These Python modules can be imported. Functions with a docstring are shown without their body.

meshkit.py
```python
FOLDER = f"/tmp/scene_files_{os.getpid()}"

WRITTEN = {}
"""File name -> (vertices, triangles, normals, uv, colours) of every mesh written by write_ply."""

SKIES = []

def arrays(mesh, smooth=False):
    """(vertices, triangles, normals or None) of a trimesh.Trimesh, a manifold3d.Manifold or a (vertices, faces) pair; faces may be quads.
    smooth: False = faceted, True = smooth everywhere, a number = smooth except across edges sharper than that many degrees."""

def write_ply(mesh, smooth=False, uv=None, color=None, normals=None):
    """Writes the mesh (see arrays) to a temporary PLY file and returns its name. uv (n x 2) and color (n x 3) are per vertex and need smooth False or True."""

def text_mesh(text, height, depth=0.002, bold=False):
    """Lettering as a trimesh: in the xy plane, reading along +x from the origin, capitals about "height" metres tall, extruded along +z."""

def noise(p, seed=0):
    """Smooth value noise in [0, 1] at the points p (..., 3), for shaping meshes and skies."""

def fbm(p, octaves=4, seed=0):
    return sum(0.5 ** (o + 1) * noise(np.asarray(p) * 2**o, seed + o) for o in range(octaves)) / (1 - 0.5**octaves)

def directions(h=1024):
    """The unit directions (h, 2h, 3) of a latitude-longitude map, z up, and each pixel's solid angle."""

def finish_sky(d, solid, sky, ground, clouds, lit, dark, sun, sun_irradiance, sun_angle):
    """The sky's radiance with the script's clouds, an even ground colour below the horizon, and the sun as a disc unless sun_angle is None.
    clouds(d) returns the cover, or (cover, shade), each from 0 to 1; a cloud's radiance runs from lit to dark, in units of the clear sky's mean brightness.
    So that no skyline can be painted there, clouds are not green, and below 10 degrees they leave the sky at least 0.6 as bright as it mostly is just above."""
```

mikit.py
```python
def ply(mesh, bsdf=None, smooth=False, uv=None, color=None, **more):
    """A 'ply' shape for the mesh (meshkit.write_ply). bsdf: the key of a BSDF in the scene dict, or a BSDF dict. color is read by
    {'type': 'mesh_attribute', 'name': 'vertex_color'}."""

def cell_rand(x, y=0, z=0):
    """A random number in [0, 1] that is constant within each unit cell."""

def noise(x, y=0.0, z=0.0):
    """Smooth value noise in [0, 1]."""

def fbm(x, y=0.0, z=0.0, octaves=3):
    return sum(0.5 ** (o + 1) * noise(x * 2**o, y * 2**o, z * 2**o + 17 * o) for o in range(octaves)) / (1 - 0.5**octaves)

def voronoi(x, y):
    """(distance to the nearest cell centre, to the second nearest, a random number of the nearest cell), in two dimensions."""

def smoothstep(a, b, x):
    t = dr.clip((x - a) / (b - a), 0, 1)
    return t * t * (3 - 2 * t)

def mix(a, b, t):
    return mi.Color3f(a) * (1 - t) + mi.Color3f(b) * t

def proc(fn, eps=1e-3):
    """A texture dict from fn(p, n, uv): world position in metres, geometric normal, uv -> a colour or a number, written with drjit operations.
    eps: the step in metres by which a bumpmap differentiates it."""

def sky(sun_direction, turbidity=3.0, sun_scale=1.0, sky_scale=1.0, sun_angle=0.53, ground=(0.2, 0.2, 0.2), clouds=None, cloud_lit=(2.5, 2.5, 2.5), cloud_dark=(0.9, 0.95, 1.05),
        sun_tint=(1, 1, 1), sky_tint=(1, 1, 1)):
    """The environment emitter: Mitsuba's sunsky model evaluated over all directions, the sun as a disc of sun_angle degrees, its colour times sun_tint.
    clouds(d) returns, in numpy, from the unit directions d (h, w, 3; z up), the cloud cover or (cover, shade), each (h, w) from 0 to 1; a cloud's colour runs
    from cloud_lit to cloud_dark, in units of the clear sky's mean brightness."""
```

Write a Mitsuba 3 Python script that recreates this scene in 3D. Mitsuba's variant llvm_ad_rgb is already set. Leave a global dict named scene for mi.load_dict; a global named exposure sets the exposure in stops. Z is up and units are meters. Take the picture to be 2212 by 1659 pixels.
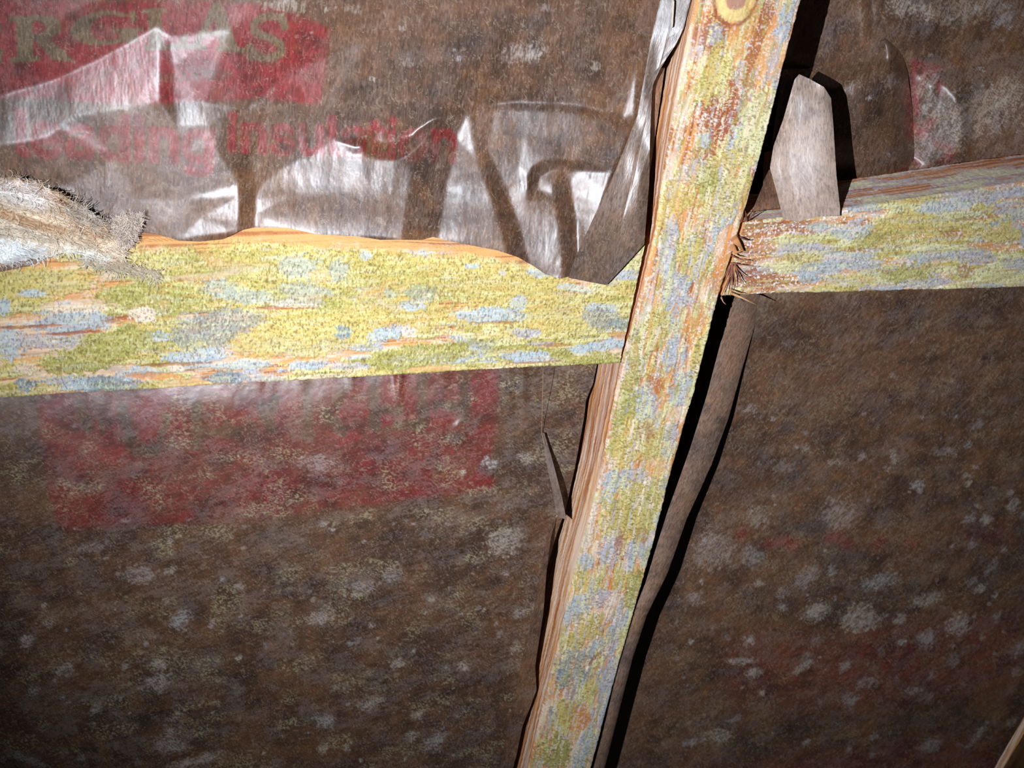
import math, random
import numpy as np, trimesh, shapely
from shapely.geometry import Polygon, LineString, box
from shapely import affinity
from scipy.interpolate import LinearNDInterpolator, NearestNDInterpolator
from scipy.ndimage import gaussian_filter
import mitsuba as mi, mikit, meshkit

T = mi.ScalarTransform4f
scene, labels = {'type': 'scene'}, {}

# ------------------------------------------------------------------ camera, lamp, exposure
PITCH = math.radians(20)                    # the camera looks 20 degrees up at the underside of a roof slope
RIGHT = np.array([1.0, 0, 0])
FWD = np.array([0, math.cos(PITCH), math.sin(PITCH)])
UP = np.array([0, -math.sin(PITCH), math.cos(PITCH)])
CAM = np.array([0.0, 0.0, 1.5])
F = 2400.0                                  # focal length in pixels of the 2212 x 1659 photograph
HFOV = math.degrees(2 * math.atan(1106 / F))
scene['camera'] = {'type': 'thinlens', 'fov': HFOV, 'fov_axis': 'x', 'near_clip': 0.02, 'far_clip': 50.0,
                   'aperture_radius': 0.0006, 'focus_distance': 0.44,
                   'to_world': T().look_at(origin=CAM.tolist(), target=(CAM + FWD).tolist(), up=UP.tolist())}
LAMP = CAM - 0.085 * RIGHT - 0.012 * UP + 0.01 * FWD      # a small torch held left of the lens
AIM = CAM + 0.42 * FWD + 0.015 * RIGHT + 0.02 * UP
scene['torch'] = {'type': 'spot', 'to_world': T().look_at(origin=LAMP.tolist(), target=AIM.tolist(), up=[0, 0, 1]),
                  'intensity': {'type': 'rgb', 'value': [0.635, 0.675, 0.74]}, 'cutoff_angle': 39.0, 'beam_width': 14.0}
scene['dim_air'] = {'type': 'constant', 'radiance': {'type': 'rgb', 'value': [0.004, 0.004, 0.004]}}
exposure = 0.93

# ------------------------------------------------------------------ the roof plane: w = 0 is the face of the rafter, w counts towards the room
N = 0.22 * RIGHT - 0.48 * UP - 0.85 * FWD
N /= np.linalg.norm(N)
L = 0.404                                   # metres from the camera to the plane


def at(px, py, w=0.0):
    """The point of the plane w millimetres off the rafter's face that was measured at (px, py)."""
    px, py, w = np.broadcast_arrays(np.asarray(px, float), np.asarray(py, float), np.asarray(w, float))
    d = ((px - 1106) / F)[..., None] * RIGHT - ((py - 829.5) / F)[..., None] * UP + FWD
    return CAM + d * ((w / 1000.0 - L) / (d @ N))[..., None]


U = at(1300, 788) - at(0, 860)
U /= np.linalg.norm(U)
V = np.cross(N, U)
O = at(1106, 830)


def mm(px, py):
    """Roof-plane coordinates in millimetres: u along the blocking, v up the slope."""
    p = at(px, py) - O
    return np.stack([p @ U, p @ V], -1) * 1000


S_AX = mm(1610, 0) - mm(1209, 1659)         # the rafter's own direction in these coordinates
S_AX /= np.linalg.norm(S_AX)

# ------------------------------------------------------------------ numbers: noise, colours, grids
TAB = np.random.default_rng(7).random((256, 256))


def n2(x, y, seed=0):
    xi, yi = np.floor(x), np.floor(y)
    tx, ty = x - xi, y - yi
    tx, ty = tx * tx * (3 - 2 * tx), ty * ty * (3 - 2 * ty)
    xi, yi = xi.astype(int) + seed * 37, yi.astype(int) + seed * 91
    a, b, c, d = xi & 255, (xi + 1) & 255, yi & 255, (yi + 1) & 255
    return (TAB[a, c] * (1 - tx) + TAB[b, c] * tx) * (1 - ty) + (TAB[a, d] * (1 - tx) + TAB[b, d] * tx) * ty


def f2(x, y, octaves=3, seed=0):
    return sum(0.5 ** (o + 1) * n2(x * 2 ** o + 13.7 * o, y * 2 ** o - 5.1 * o, seed + o) for o in range(octaves)) / (1 - 0.5 ** octaves)


def sst(a, b, x):
    t = np.clip((x - a) / (b - a), 0, 1)
    return t * t * (3 - 2 * t)


def rot(q, deg):
    c, s = math.cos(math.radians(deg)), math.sin(math.radians(deg))
    return q[..., 0] * c + q[..., 1] * s, -q[..., 0] * s + q[..., 1] * c


def lin(r, g, b):
    c = np.array([r, g, b]) / 255.0
    return np.where(c <= 0.04045, c / 12.92, ((c + 0.055) / 1.055) ** 2.4)


def put(col, colour, k):
    """Lays a colour over col where k (0 to 1) says so."""
    k = np.asarray(k)[..., None]
    col *= 1 - k
    col += k * np.asarray(colour)
    return col


def resample(line, n):
    line = np.asarray(line, float)
    t = np.r_[0, np.cumsum(np.linalg.norm(np.diff(line, axis=0), axis=1))]
    s = np.linspace(0, t[-1], n)
    return np.stack([np.interp(s, t, line[:, k]) for k in range(line.shape[1])], -1)


def coons(top, bottom, left, right, nx, ny):
    t, b, l, r = resample(top, nx), resample(bottom, nx), resample(left, ny), resample(right, ny)
    s, q = np.linspace(0, 1, nx)[None, :, None], np.linspace(0, 1, ny)[:, None, None]
    flat = (1 - s) * (1 - q) * t[0] + s * (1 - q) * t[-1] + (1 - s) * q * b[0] + s * q * b[-1]
    return (1 - q) * t[None] + q * b[None] + (1 - s) * l[:, None] + s * r[:, None] - flat


def widen(P, left=0, right=0, step=45.0):
    """Carries a grid on past the frame with a few coarse columns."""
    k = np.arange(left, 0, -1)[None, :, None] * np.array([-step, 0.0])
    j = np.arange(1, right + 1)[None, :, None] * np.array([step, 0.0])
    return np.concatenate([P[:, :1] + k, P, P[:, -1:] + j], axis=1)


def quads(ny, nx, flip=False):
    i = np.arange(ny * nx).reshape(ny, nx)
    a, b, c, d = i[:-1, :-1], i[1:, :-1], i[1:, 1:], i[:-1, 1:]
    f = np.stack([a, b, c, d], -1).reshape(-1, 4)
    return f[:, ::-1] if flip else f


def relief(P, points, creases, sigma, gap=22):
    """w over the grid P from measured heights: single points, and creases along which the paper is folded."""
    k = [np.asarray(points, float).reshape(-1, 3)]
    for c in creases:
        c = np.asarray(c, float)
        n = max(2, int(np.linalg.norm(np.diff(c[:, :2], axis=0), axis=1).sum() / gap))
        k.append(resample(c, n))
    k = np.vstack(k)
    w = LinearNDInterpolator(k[:, :2], k[:, 2])(P[..., 0], P[..., 1])
    near = NearestNDInterpolator(k[:, :2], k[:, 2])(P[..., 0], P[..., 1])
    return gaussian_filter(np.where(np.isnan(w), near, w), sigma, mode='nearest')


# ------------------------------------------------------------------ scene entries
def entry(key, mesh, bsdf, smooth=True, color=None, label=None, category=None, group=None, kind=None):
    n = 0
    base = key
    while key in scene:
        n += 1
        key = f'{base}_{n:03d}'
    scene[key] = mikit.ply(mesh, bsdf, smooth=smooth, color=color)
    about = {k: v for k, v in dict(label=label, category=category, group=group, kind=kind).items() if v}
    if about:
        labels[key] = about
    return key


def join(parts):
    """(vertices, faces, colours) of several pieces as one mesh."""
    v, f, c, n = [], [], [], 0
    for pv, pf, pc in parts:
        pv, pf = np.asarray(pv).reshape(-1, 3), np.asarray(pf)
        if pf.shape[1] == 4:
            pf = np.vstack([pf[:, [0, 1, 2]], pf[:, [0, 2, 3]]])
        v.append(pv); f.append(pf + n); c.append(np.broadcast_to(pc, pv.shape) if np.ndim(pc) == 1 else np.asarray(pc).reshape(-1, 3)); n += len(pv)
    return (np.vstack(v), np.vstack(f)), np.vstack(c)


def vcol(**more):
    return {'type': 'twosided', 'b': {'type': 'principled', 'base_color': {'type': 'mesh_attribute', 'name': 'vertex_color'}, **more}}


scene['mat_paper'] = vcol(roughness=0.42, specular=0.8)
scene['mat_wood'] = vcol(roughness=0.85, specular=0.25)
scene['mat_wool'] = vcol(roughness=0.8, specular=0.3)


def deck_colour(p, n, uv):
    g = mikit.fbm(p.x * 8, p.y * 90, p.z * 90)
    return mikit.mix((0.10, 0.06, 0.035), (0.17, 0.11, 0.065), g)


scene['mat_deck'] = {'type': 'principled', 'base_color': mikit.proc(deck_colour), 'roughness': 0.9}


def core_colour(p, n, uv):
    return mikit.mix((0.25, 0.20, 0.12), (0.40, 0.33, 0.20), mikit.fbm(p.x * 120, p.y * 120, p.z * 120))


scene['mat_core'] = {'type': 'principled', 'base_color': mikit.proc(core_colour), 'roughness': 1.0}


# ------------------------------------------------------------------ colonies: patches that grow at a measured place of a surface
def frame_at(px, py):
    c = mm(px, py)
    J = np.stack([mm(px + 1, py) - c, mm(px, py + 1) - c], -1)
    return c, np.linalg.inv(J)


class Patches:
    def __init__(self, Q):
        self.Q = Q
        self.warp = (f2(Q[..., 0] * 0.55, Q[..., 1] * 0.55, 3, 5) - 0.5, f2(Q[..., 0] * 0.55, Q[..., 1] * 0.55, 3, 9) - 0.5)
        self.rough = 0.8 * (n2(Q[..., 0] * 2.6, Q[..., 1] * 2.6, 3) - 0.5) + 1.0 * (n2(Q[..., 0] * 1.0, Q[..., 1] * 1.4, 6) - 0.5)

    def ellipse(self, px, py, rx, ry, ang=0.0, edge=0.25, warp=0.9):
        """(where, how much) of an uneven ellipse, measured in photograph units at its centre."""
        c, inv = frame_at(px, py)
        R = 1.8 * max(rx, ry)
        d = self.Q - c
        reach = R * 0.30
        near = (np.abs(d[..., 0]) < reach) & (np.abs(d[..., 1]) < reach)
        e = d[near] @ inv.T
        sc = min(rx, ry)
        x = e[:, 0] + warp * sc * 1.2 * self.warp[0][near]
        y = e[:, 1] + warp * sc * 1.2 * self.warp[1][near]
        a = math.radians(ang)
        xr, yr = x * math.cos(a) + y * math.sin(a), -x * math.sin(a) + y * math.cos(a)
        r = np.sqrt((xr / rx) ** 2 + (yr / ry) ** 2) + (0.25 + 0.5 * edge) * self.rough[near]
        return near, sst(1 + edge * 0.5, 1 - edge * 0.5, r)

    def lay(self, col, colour, *args, k=1.0, **kw):
        near, m = self.ellipse(*args, **kw)
        if near.any():
            col[near] = col[near] * (1 - k * m)[:, None] + (k * m)[:, None] * np.asarray(colour)


# ------------------------------------------------------------------ mould on timber
YEL, GRN, PALE, BLU, LAV, DBL, CREAM = lin(196, 176, 102), lin(162, 155, 84), lin(212, 204, 150), lin(172, 184, 190), lin(178, 174, 182), lin(124, 142, 150), lin(226, 206, 186)
GREYM, TAN, RUST, ORNG, DARKW = lin(150, 150, 140), lin(214, 160, 104), lin(150, 84, 52), lin(206, 136, 74), lin(96, 50, 30)


def grain(s, t, seed):
    """Wood: s along the grain, t across, in millimetres."""
    wob = t + 1.1 * (f2(s * 0.012, t * 0.10, 3, seed) - 0.5) * 6
    late = sst(0.58, 0.80, n2(s * 0.008, wob * 1.15, seed + 2))
    fine = n2(s * 0.03, wob * 5.0, seed + 4)
    col = np.empty(s.shape + (3,))
    col[:] = TAN
    put(col, ORNG, 0.7 * f2(s * 0.03, t * 0.25, 3, seed + 6))
    put(col, RUST, 0.85 * late)
    put(col, DARKW, 0.45 * sst(0.62, 0.9, fine))
    return col, late, fine


def tufts(s, t, seed, deg=12):
    """Fine upright tufts of the mould: short strokes across the grain; 0 to 1."""
    c, d = math.cos(math.radians(deg)), math.sin(math.radians(deg))
    a, b = s * c + t * d, -s * d + t * c
    return 0.55 * n2(a * 2.6, b * 1.0, seed) + 0.45 * n2(a * 3.4 + 3 * n2(a * .7, b * .7, seed + 1), b * 1.9, seed + 2)


def mouldy(Q, s, t, seed, cover, yellow, patches, deg=12, speck=1.0, bare_white=0.0, green=0.0, pale=0.7, stray=1.0):
    """Colour and relief (mm) of a mouldy timber face. cover, yellow: 0 to 1 arrays; patches: measured colonies."""
    col, late, fine = grain(s, t, seed)
    h = -0.10 * late + 0.05 * fine
    P = Patches(Q)
    tf = tufts(s, t, seed + 20, deg)
    tg = tufts(s * 1.3, t * 1.3, seed + 40, deg - 25)
    # thin pale bloom on the wood between the colonies
    bloom = sst(0.40, 0.62, f2(s * 0.09, t * 0.45, 4, seed + 8) + 0.25 * (tf - 0.5))
    put(col, CREAM, 0.62 * bloom)
    # scattered blue-grey colonies, stretched along the grain
    b1 = f2(s * 0.045, t * 0.16, 4, seed + 11)
    k_blue = sst(0.53, 0.57, b1 + 0.16 * (tg - 0.5)) * cover
    put(col, BLU, 0.9 * k_blue)
    put(col, LAV, 0.55 * k_blue * sst(0.45, 0.6, f2(s * .06, t * .3, 2, seed + 31)))
    # the yellow-green blanket
    y1 = f2(s * 0.035, t * 0.13, 5, seed + 14)
    k_yel = sst(-0.03, 0.03, y1 + 0.16 * (tf - 0.5) - (1 - yellow)) * cover
    tone = f2(s * 0.05, t * 0.14, 4, seed + 16)
    gm = sst(0.42 - green, 0.62 - green, tone)[..., None]
    ycol = YEL[None, None] * (1 - gm) + GRN[None, None] * gm
    col = col * (1 - k_yel)[..., None] + ycol * k_yel[..., None]
    put(col, PALE, pale * k_yel * sst(0.62 - 0.2 * pale, 0.78 - 0.2 * pale, f2(s * 0.08, t * 0.5, 3, seed + 18)))
    thick = np.maximum(k_yel, 0.8 * k_blue)
    for colour, k, *args in patches:
        near, m = P.ellipse(*args)
        if near.any():
            m = m * k
            bare = any(colour is c for c in (TAN, RUST, ORNG))
            col[near] = col[near] * (1 - m)[:, None] + m[:, None] * colour
            thick[near] = thick[near] * (1 - m) + m * (0.1 if bare else 0.9)
    # small strays of one kind among the other, and wood where the cover is thin
    for j, (colour, k, lo) in enumerate(((PALE, .5, .60), (ORNG, .45, .66), (LAV, .45, .64), (CREAM, .5, .66), (RUST, .35, .70), (GRN, .4, .62))):
        f_ = f2(s * 0.10 + 7 * j, t * 0.55 + 3 * j, 3, seed + 80 + j) * 0.7 + 0.3 * tf
        put(col, colour, stray * k * sst(lo - 0.04, lo + 0.04, f_))
    # the tufts let the darker ground show between them
    gaps = thick * sst(0.44, 0.26, tf) * speck
    put(col, lin(104, 80, 46), 0.72 * gaps)
    col *= (0.86 + 0.28 * n2(s * 0.25, t * 3.0, seed + 90))[..., None]
    hi = thick * sst(0.62, 0.80, tf)
    put(col, lin(244, 236, 190), 0.35 * hi)
    white = sst(0.72, 0.78, n2(s * 1.5, t * 1.5, seed + 50)) * bare_white * (1 - thick)
    put(col, lin(238, 236, 236), white)
    h += thick * (0.22 + 0.55 * tf) + 0.25 * white
    return col, h


def timber(left, right, s_axis, depth, step, seed, face, w0=0.0, round_mm=1.2, side=None, jag=1.3):
    """A sawn timber: its front face measured between two edges (pixel polylines, running the same way), and its sides depth mm deep."""
    n_s = int(np.linalg.norm(np.diff(np.asarray(left, float), axis=0), axis=1).sum() / step)
    wid = max(np.linalg.norm(np.asarray(left[k], float) - np.asarray(right[k], float)) for k in (0, -1))
    n_t = int(wid / step)
    l, r = resample(left, n_s), resample(right, n_s)
    for e, sd in ((l, 1), (r, 2)):
        k = np.arange(n_s) * step
        d = np.gradient(e, axis=0)
        d /= np.linalg.norm(d, axis=1)[:, None]
        e += (jag * 2 * (f2(k * 0.12, k * 0 + 3.3, 3, seed + sd) - 0.5))[:, None] * np.stack([-d[:, 1], d[:, 0]], -1)
    g = np.linspace(0, 1, n_t)[None, :, None]
    P = l[:, None] * (1 - g) + r[:, None] * g
    Q = mm(P[..., 0], P[..., 1])
    s, t = Q @ s_axis, Q @ np.array([s_axis[1], -s_axis[0]])
    col, h = face(Q, s, t, P)
    width = np.linalg.norm(Q[:, -1] - Q[:, 0], axis=-1)[:, None]
    gt = np.linspace(0, 1, n_t)[None] * width
    edge = np.minimum(gt, width - gt)
    drop = np.where(edge < round_mm, round_mm - np.sqrt(np.maximum(round_mm ** 2 - (round_mm - edge) ** 2, 0)), 0)
    w = w0 + h - drop
    X = at(P[..., 0], P[..., 1], w0) + (N / 1000) * (w - w0)[..., None]
    parts = [(X, quads(n_s, n_t), col)]
    # sides and back, straight down from the edges
    for col_i, flip in ((0, True), (-1, False)):
        e = X[:, col_i]
        zs = np.r_[np.linspace(0, min(depth, 32), 44), depth + 0.01] if col_i == 0 else np.linspace(0, depth, 5)
        S = e[:, None] - (N / 1000) * zs[None, :, None]
        ss = np.broadcast_to(s[:, col_i][:, None], S.shape[:2])
        zz = np.broadcast_to(zs[None], S.shape[:2]) + 70
        c2, late, fine = grain(ss, zz * 0.8, seed + 60)
        wz = zz + 2.5 * (f2(ss * 0.006, zz * 0.05, 2, seed + 61) - 0.5)
        late = np.maximum(0.6 * late, sst(0.52, 0.74, n2(ss * 0.012, wz * 1.25, seed + 62)))
        put(c2, RUST, 0.75 * late)
        bl = sst(0.30, 0.6, f2(ss * 0.05, zz * 0.7, 4, seed + 63))
        put(c2, CREAM, 0.75 * bl * (1 - 0.75 * late))
        if side is not None:
            sf = f2(ss * 0.05, zz * 0.22, 4, seed + 66) + 0.2 * (n2(ss * 1.4, zz * 2.2, seed + 67) - 0.5)
            put(c2, RUST, side * 0.6)
            put(c2, LAV, side * 0.85 * sst(0.44, 0.52, sf))
            put(c2, PALE, side * 0.7 * sst(0.60, 0.66, sf))
            c2 *= (0.70 + 0.6 * n2(ss * 1.6, zz * 3.0, seed + 68))[..., None]
        out = np.cross(N, np.array([0, 0, 0]) + (e[-1] - e[0]))
        out /= np.linalg.norm(out)
        out *= -1 if col_i == 0 else 1
        sgn = np.sign(((X[:, 0] - X[:, -1]).mean(0) if col_i == 0 else (X[:, -1] - X[:, 0]).mean(0)) @ out)
        S = S + out * sgn * (-0.00028 * late * np.minimum(zs / 0.8, 1)[None])[..., None]
        parts.append((S, quads(*S.shape[:2], flip=flip), c2))
    back = np.stack([X[:, 0], X[:, -1]], 1) - N * depth / 1000
    parts.append((back, quads(n_s, 2, flip=True), RUST))
    for row, flip in ((0, False), (-1, True)):
        cap = np.stack([X[row], X[row] - N * depth / 1000], 0)
        parts.append((cap, quads(2, n_t, flip=not flip), TAN))
    return join(parts)


# ------------------------------------------------------------------ print on paper
RED = lin(140, 28, 40)


def to_mm(poly):
    return shapely.transform(poly, lambda a: mm(a[:, 0], a[:, 1]))


def printed(Q, shapes, soft=None):
    """1 where the points Q lie inside one of the shapes (measured outlines)."""
    k = np.zeros(Q.shape[:-1])
    for sh in shapes:
        g = to_mm(sh)
        x0, y0, x1, y1 = g.bounds
        near = (Q[..., 0] >= x0) & (Q[..., 0] <= x1) & (Q[..., 1] >= y0) & (Q[..., 1] <= y1)
        q = Q[near]
        if len(q):
            shapely.prepare(g)
            k[near] = np.maximum(k[near], shapely.contains_xy(g, q[:, 0], q[:, 1]))
    return k if soft is None else gaussian_filter(k, soft)


def set_in(glyph, corners):
    """A glyph of the unit square set between four measured corners: bottom left, bottom right, top right, top left."""
    c = np.asarray(corners, float)
    glyph = shapely.segmentize(glyph, 0.08)
    return shapely.transform(glyph, lambda a: (1 - a[:, :1]) * (1 - a[:, 1:]) * c[0] + a[:, :1] * (1 - a[:, 1:]) * c[1] + a[:, :1] * a[:, 1:] * c[2] + (1 - a[:, :1]) * a[:, 1:] * c[3])


def ell(cx, cy, rx, ry):
    return affinity.scale(shapely.Point(cx, cy).buffer(1, 24), rx, ry)


def serif(ch):
    u = shapely.union_all
    if ch == 'E':
        return u([box(.12, 0, .42, 1), box(0, 0, .95, .12), box(0, .88, .92, 1), box(.4, .44, .72, .56), Polygon([(.7, 0), (.95, 0), (1, .34), (.88, .34)]), Polygon([(.7, 1), (.92, 1), (.95, .7), (.85, .7)])])
    if ch == 'R':
        bowl = ell(.5, .73, .42, .27).difference(ell(.47, .73, .17, .15)).intersection(box(.36, 0, 1, 1))
        return u([box(.12, 0, .40, 1), box(0, 0, .52, .12), box(0, .88, .5, 1), bowl, Polygon([(.42, .5), (.66, .5), (1.05, .03), (1.08, -.06), (.74, 0)])])
    if ch == 'G':
        ring = ell(.48, .5, .50, .52).difference(ell(.54, .5, .28, .40))
        return u([ring.difference(box(.58, .42, 1.2, .82)), box(.72, .02, .98, .44), box(.58, .36, 1.06, .46), Polygon([(.86, .98), (.96, .98), (.96, .66), (.88, .66)])])
    if ch == 'L':
        return u([box(.12, 0, .42, 1), box(0, .88, .54, 1), box(0, 0, .95, .12), Polygon([(.65, 0), (.95, 0), (1, .36), (.9, .36)])])
    if ch == 'A':
        return u([Polygon([(.10, 0), (.22, 0), (.56, .85), (.48, 1), (.44, 1)]), Polygon([(.62, 0), (.95, 0), (.62, 1), (.44, 1)]), box(.25, .30, .75, .42), box(-.02, 0, .36, .10), box(.54, 0, 1.05, .10)])
    c = [(.90, .72), (.86, .86), (.66, .94), (.42, .92), (.22, .82), (.20, .68), (.34, .57), (.58, .48), (.78, .36), (.80, .2), (.62, .08), (.38, .07), (.18, .16), (.10, .30)]
    return u([LineString(c).buffer(.085), Polygon([(.82, .98), (.94, .98), (.94, .62), (.86, .66)]), Polygon([(.05, .38), (.13, .38), (.18, .02), (.06, .02)])])


def word(text, corners):
    """Plain bold lettering set between four measured corners (baseline left, baseline right, cap-height right, cap-height left)."""
    m = meshkit.text_mesh(text, 1.0, 0.1, bold=True)
    tri = m.triangles[m.face_normals[:, 2] > 0.9][:, :, :2]
    x0, x1 = tri[..., 0].min(), tri[..., 0].max()
    flat = shapely.union_all([Polygon(t) for t in tri]).buffer(0.03)
    flat = affinity.affine_transform(flat, [1 / (x1 - x0), 0, 0, 1.0, -x0 / (x1 - x0), 0])
    return set_in(flat, corners)


def bars(lines, width):
    return [LineString(a).buffer(width / 2, cap_style='flat') for a in lines]


# ------------------------------------------------------------------ kraft paper
def kraft(Q, seed, deg=80, tone=1.0, mould=0.5, spots=(), n_random=0, crystals=0.0, red=None, box_=None, pale=0.0, olive=None):
    """Colour and fine relief (mm) of water-stained kraft paper. deg: the way its fibres run."""
    u, v = rot(Q, deg)
    b1 = f2(Q[..., 0] * 0.05, Q[..., 1] * 0.05, 4, seed)
    b2 = f2(Q[..., 0] * 0.16, Q[..., 1] * 0.16, 4, seed + 3)
    fib = n2(u * 0.55, v * 3.0, seed + 5) * 0.5 + n2(u * 1.1, v * 4.2, seed + 7) * 0.3 + n2(Q[..., 0] * 2.5, Q[..., 1] * 2.5, seed + 8) * 0.2
    col = np.empty(Q.shape[:-1] + (3,))
    col[:] = lin(104, 74, 54)
    put(col, lin(74, 54, 44), 0.8 * sst(0.34, 0.70, b1))
    put(col, lin(124, 86, 56), 0.40 * sst(0.46, 0.76, b2))
    put(col, lin(92, 84, 78), pale)
    if red is not None:
        put(col, RED, red * (0.50 + 0.4 * fib))
    if olive is not None:
        put(col, lin(118, 100, 72), 0.6 * olive)
    # rusty stains and dark damp
    put(col, lin(46, 36, 34), 0.45 * sst(0.50, 0.80, f2(Q[..., 0] * 0.09, Q[..., 1] * 0.12, 5, seed + 13)))
    col *= (0.28 + 1.40 * fib)[..., None] * tone
    # single light fibres
    warp = n2(Q[..., 0] * 0.35, Q[..., 1] * 0.35, seed + 21) * 3
    for j, (a, dd) in enumerate(((0.30, deg), (0.26, deg + 28), (0.33, deg - 34))):
        uu, vv = rot(Q, dd)
        r = np.abs(n2(uu * a + warp * 0.2, vv * 1.15 + warp * 0.5, seed + 23 + j) - 0.5)
        hair = sst(0.035, 0.0, r) * sst(0.42, 0.7, n2(Q[..., 0] * 0.4, Q[..., 1] * 0.4, seed + 27 + j))
        put(col, lin(170, 150, 130), 0.34 * hair)
    # grey bloom, broken up by the fibres
    g = f2(Q[..., 0] * 0.12, Q[..., 1] * 0.16, 5, seed + 15)
    bloom = sst(0.46, 0.74, g + 0.9 * (fib - 0.5)) * mould
    put(col, lin(122, 112, 108), 0.42 * bloom)
    if crystals:
        cr = sst(0.50, 0.74, f2(Q[..., 0] * 0.08, Q[..., 1] * 0.11, 4, seed + 33)) * sst(0.50, 0.85, n2(u * 1.3, v * 2.6, seed + 35))
        put(col, lin(172, 162, 126), crystals * cr)
    P = Patches(Q)
    h = 0.085 * fib
    rng = random.Random(seed)
    todo = list(spots)
    for k in range(n_random):
        x, y = rng.uniform(box_[0], box_[2]), rng.uniform(box_[1], box_[3])
        r = rng.choice((2, 2, 3, 3, 4, 5, 6, 9))
        todo.append((x, y, r * rng.uniform(1.0, 1.8), r, rng.uniform(-45, -5), rng.uniform(0.3, 0.8)))
    for x, y, rx, ry, ang, k in todo:
        near, m = P.ellipse(x, y, rx, ry, ang, 0.9, 1.3)
        if near.any():
            m = 0.85 * m * k * (0.25 + 1.0 * sst(0.34, 0.64, fib[near]))
            m = np.clip(m, 0, 1)
            tint = (lin(160, 147, 140), lin(172, 160, 146), lin(156, 149, 146))[int(x + y) % 3]
            col[near] = col[near] * (1 - m)[:, None] + m[:, None] * tint
            h[near] += 0.12 * m
    return np.clip(col, 0.002, 0.9), h


def sheet(key, P, w, Q=None, seed=1, step_smooth=0.0, label=None, wrinkle=0.25, wr_deg=85, **look):
    Q = mm(P[..., 0], P[..., 1])
    col, h = kraft(Q, seed, **look)
    u, v = rot(Q, wr_deg)
    wr = wrinkle * (f2(u * 0.05, v * 0.14, 3, seed + 70) - 0.5) * 2 + 0.45 * wrinkle * (f2(Q[..., 0] * .22, Q[..., 1] * .22, 3, seed + 75) - 0.5)
    X = at(P[..., 0], P[..., 1], w) + (N / 1000) * (h + wr)[..., None]
    return entry(key, (X.reshape(-1, 3), quads(*P.shape[:2])), 'mat_paper', True, col.reshape(-1, 3), label=label)


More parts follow.
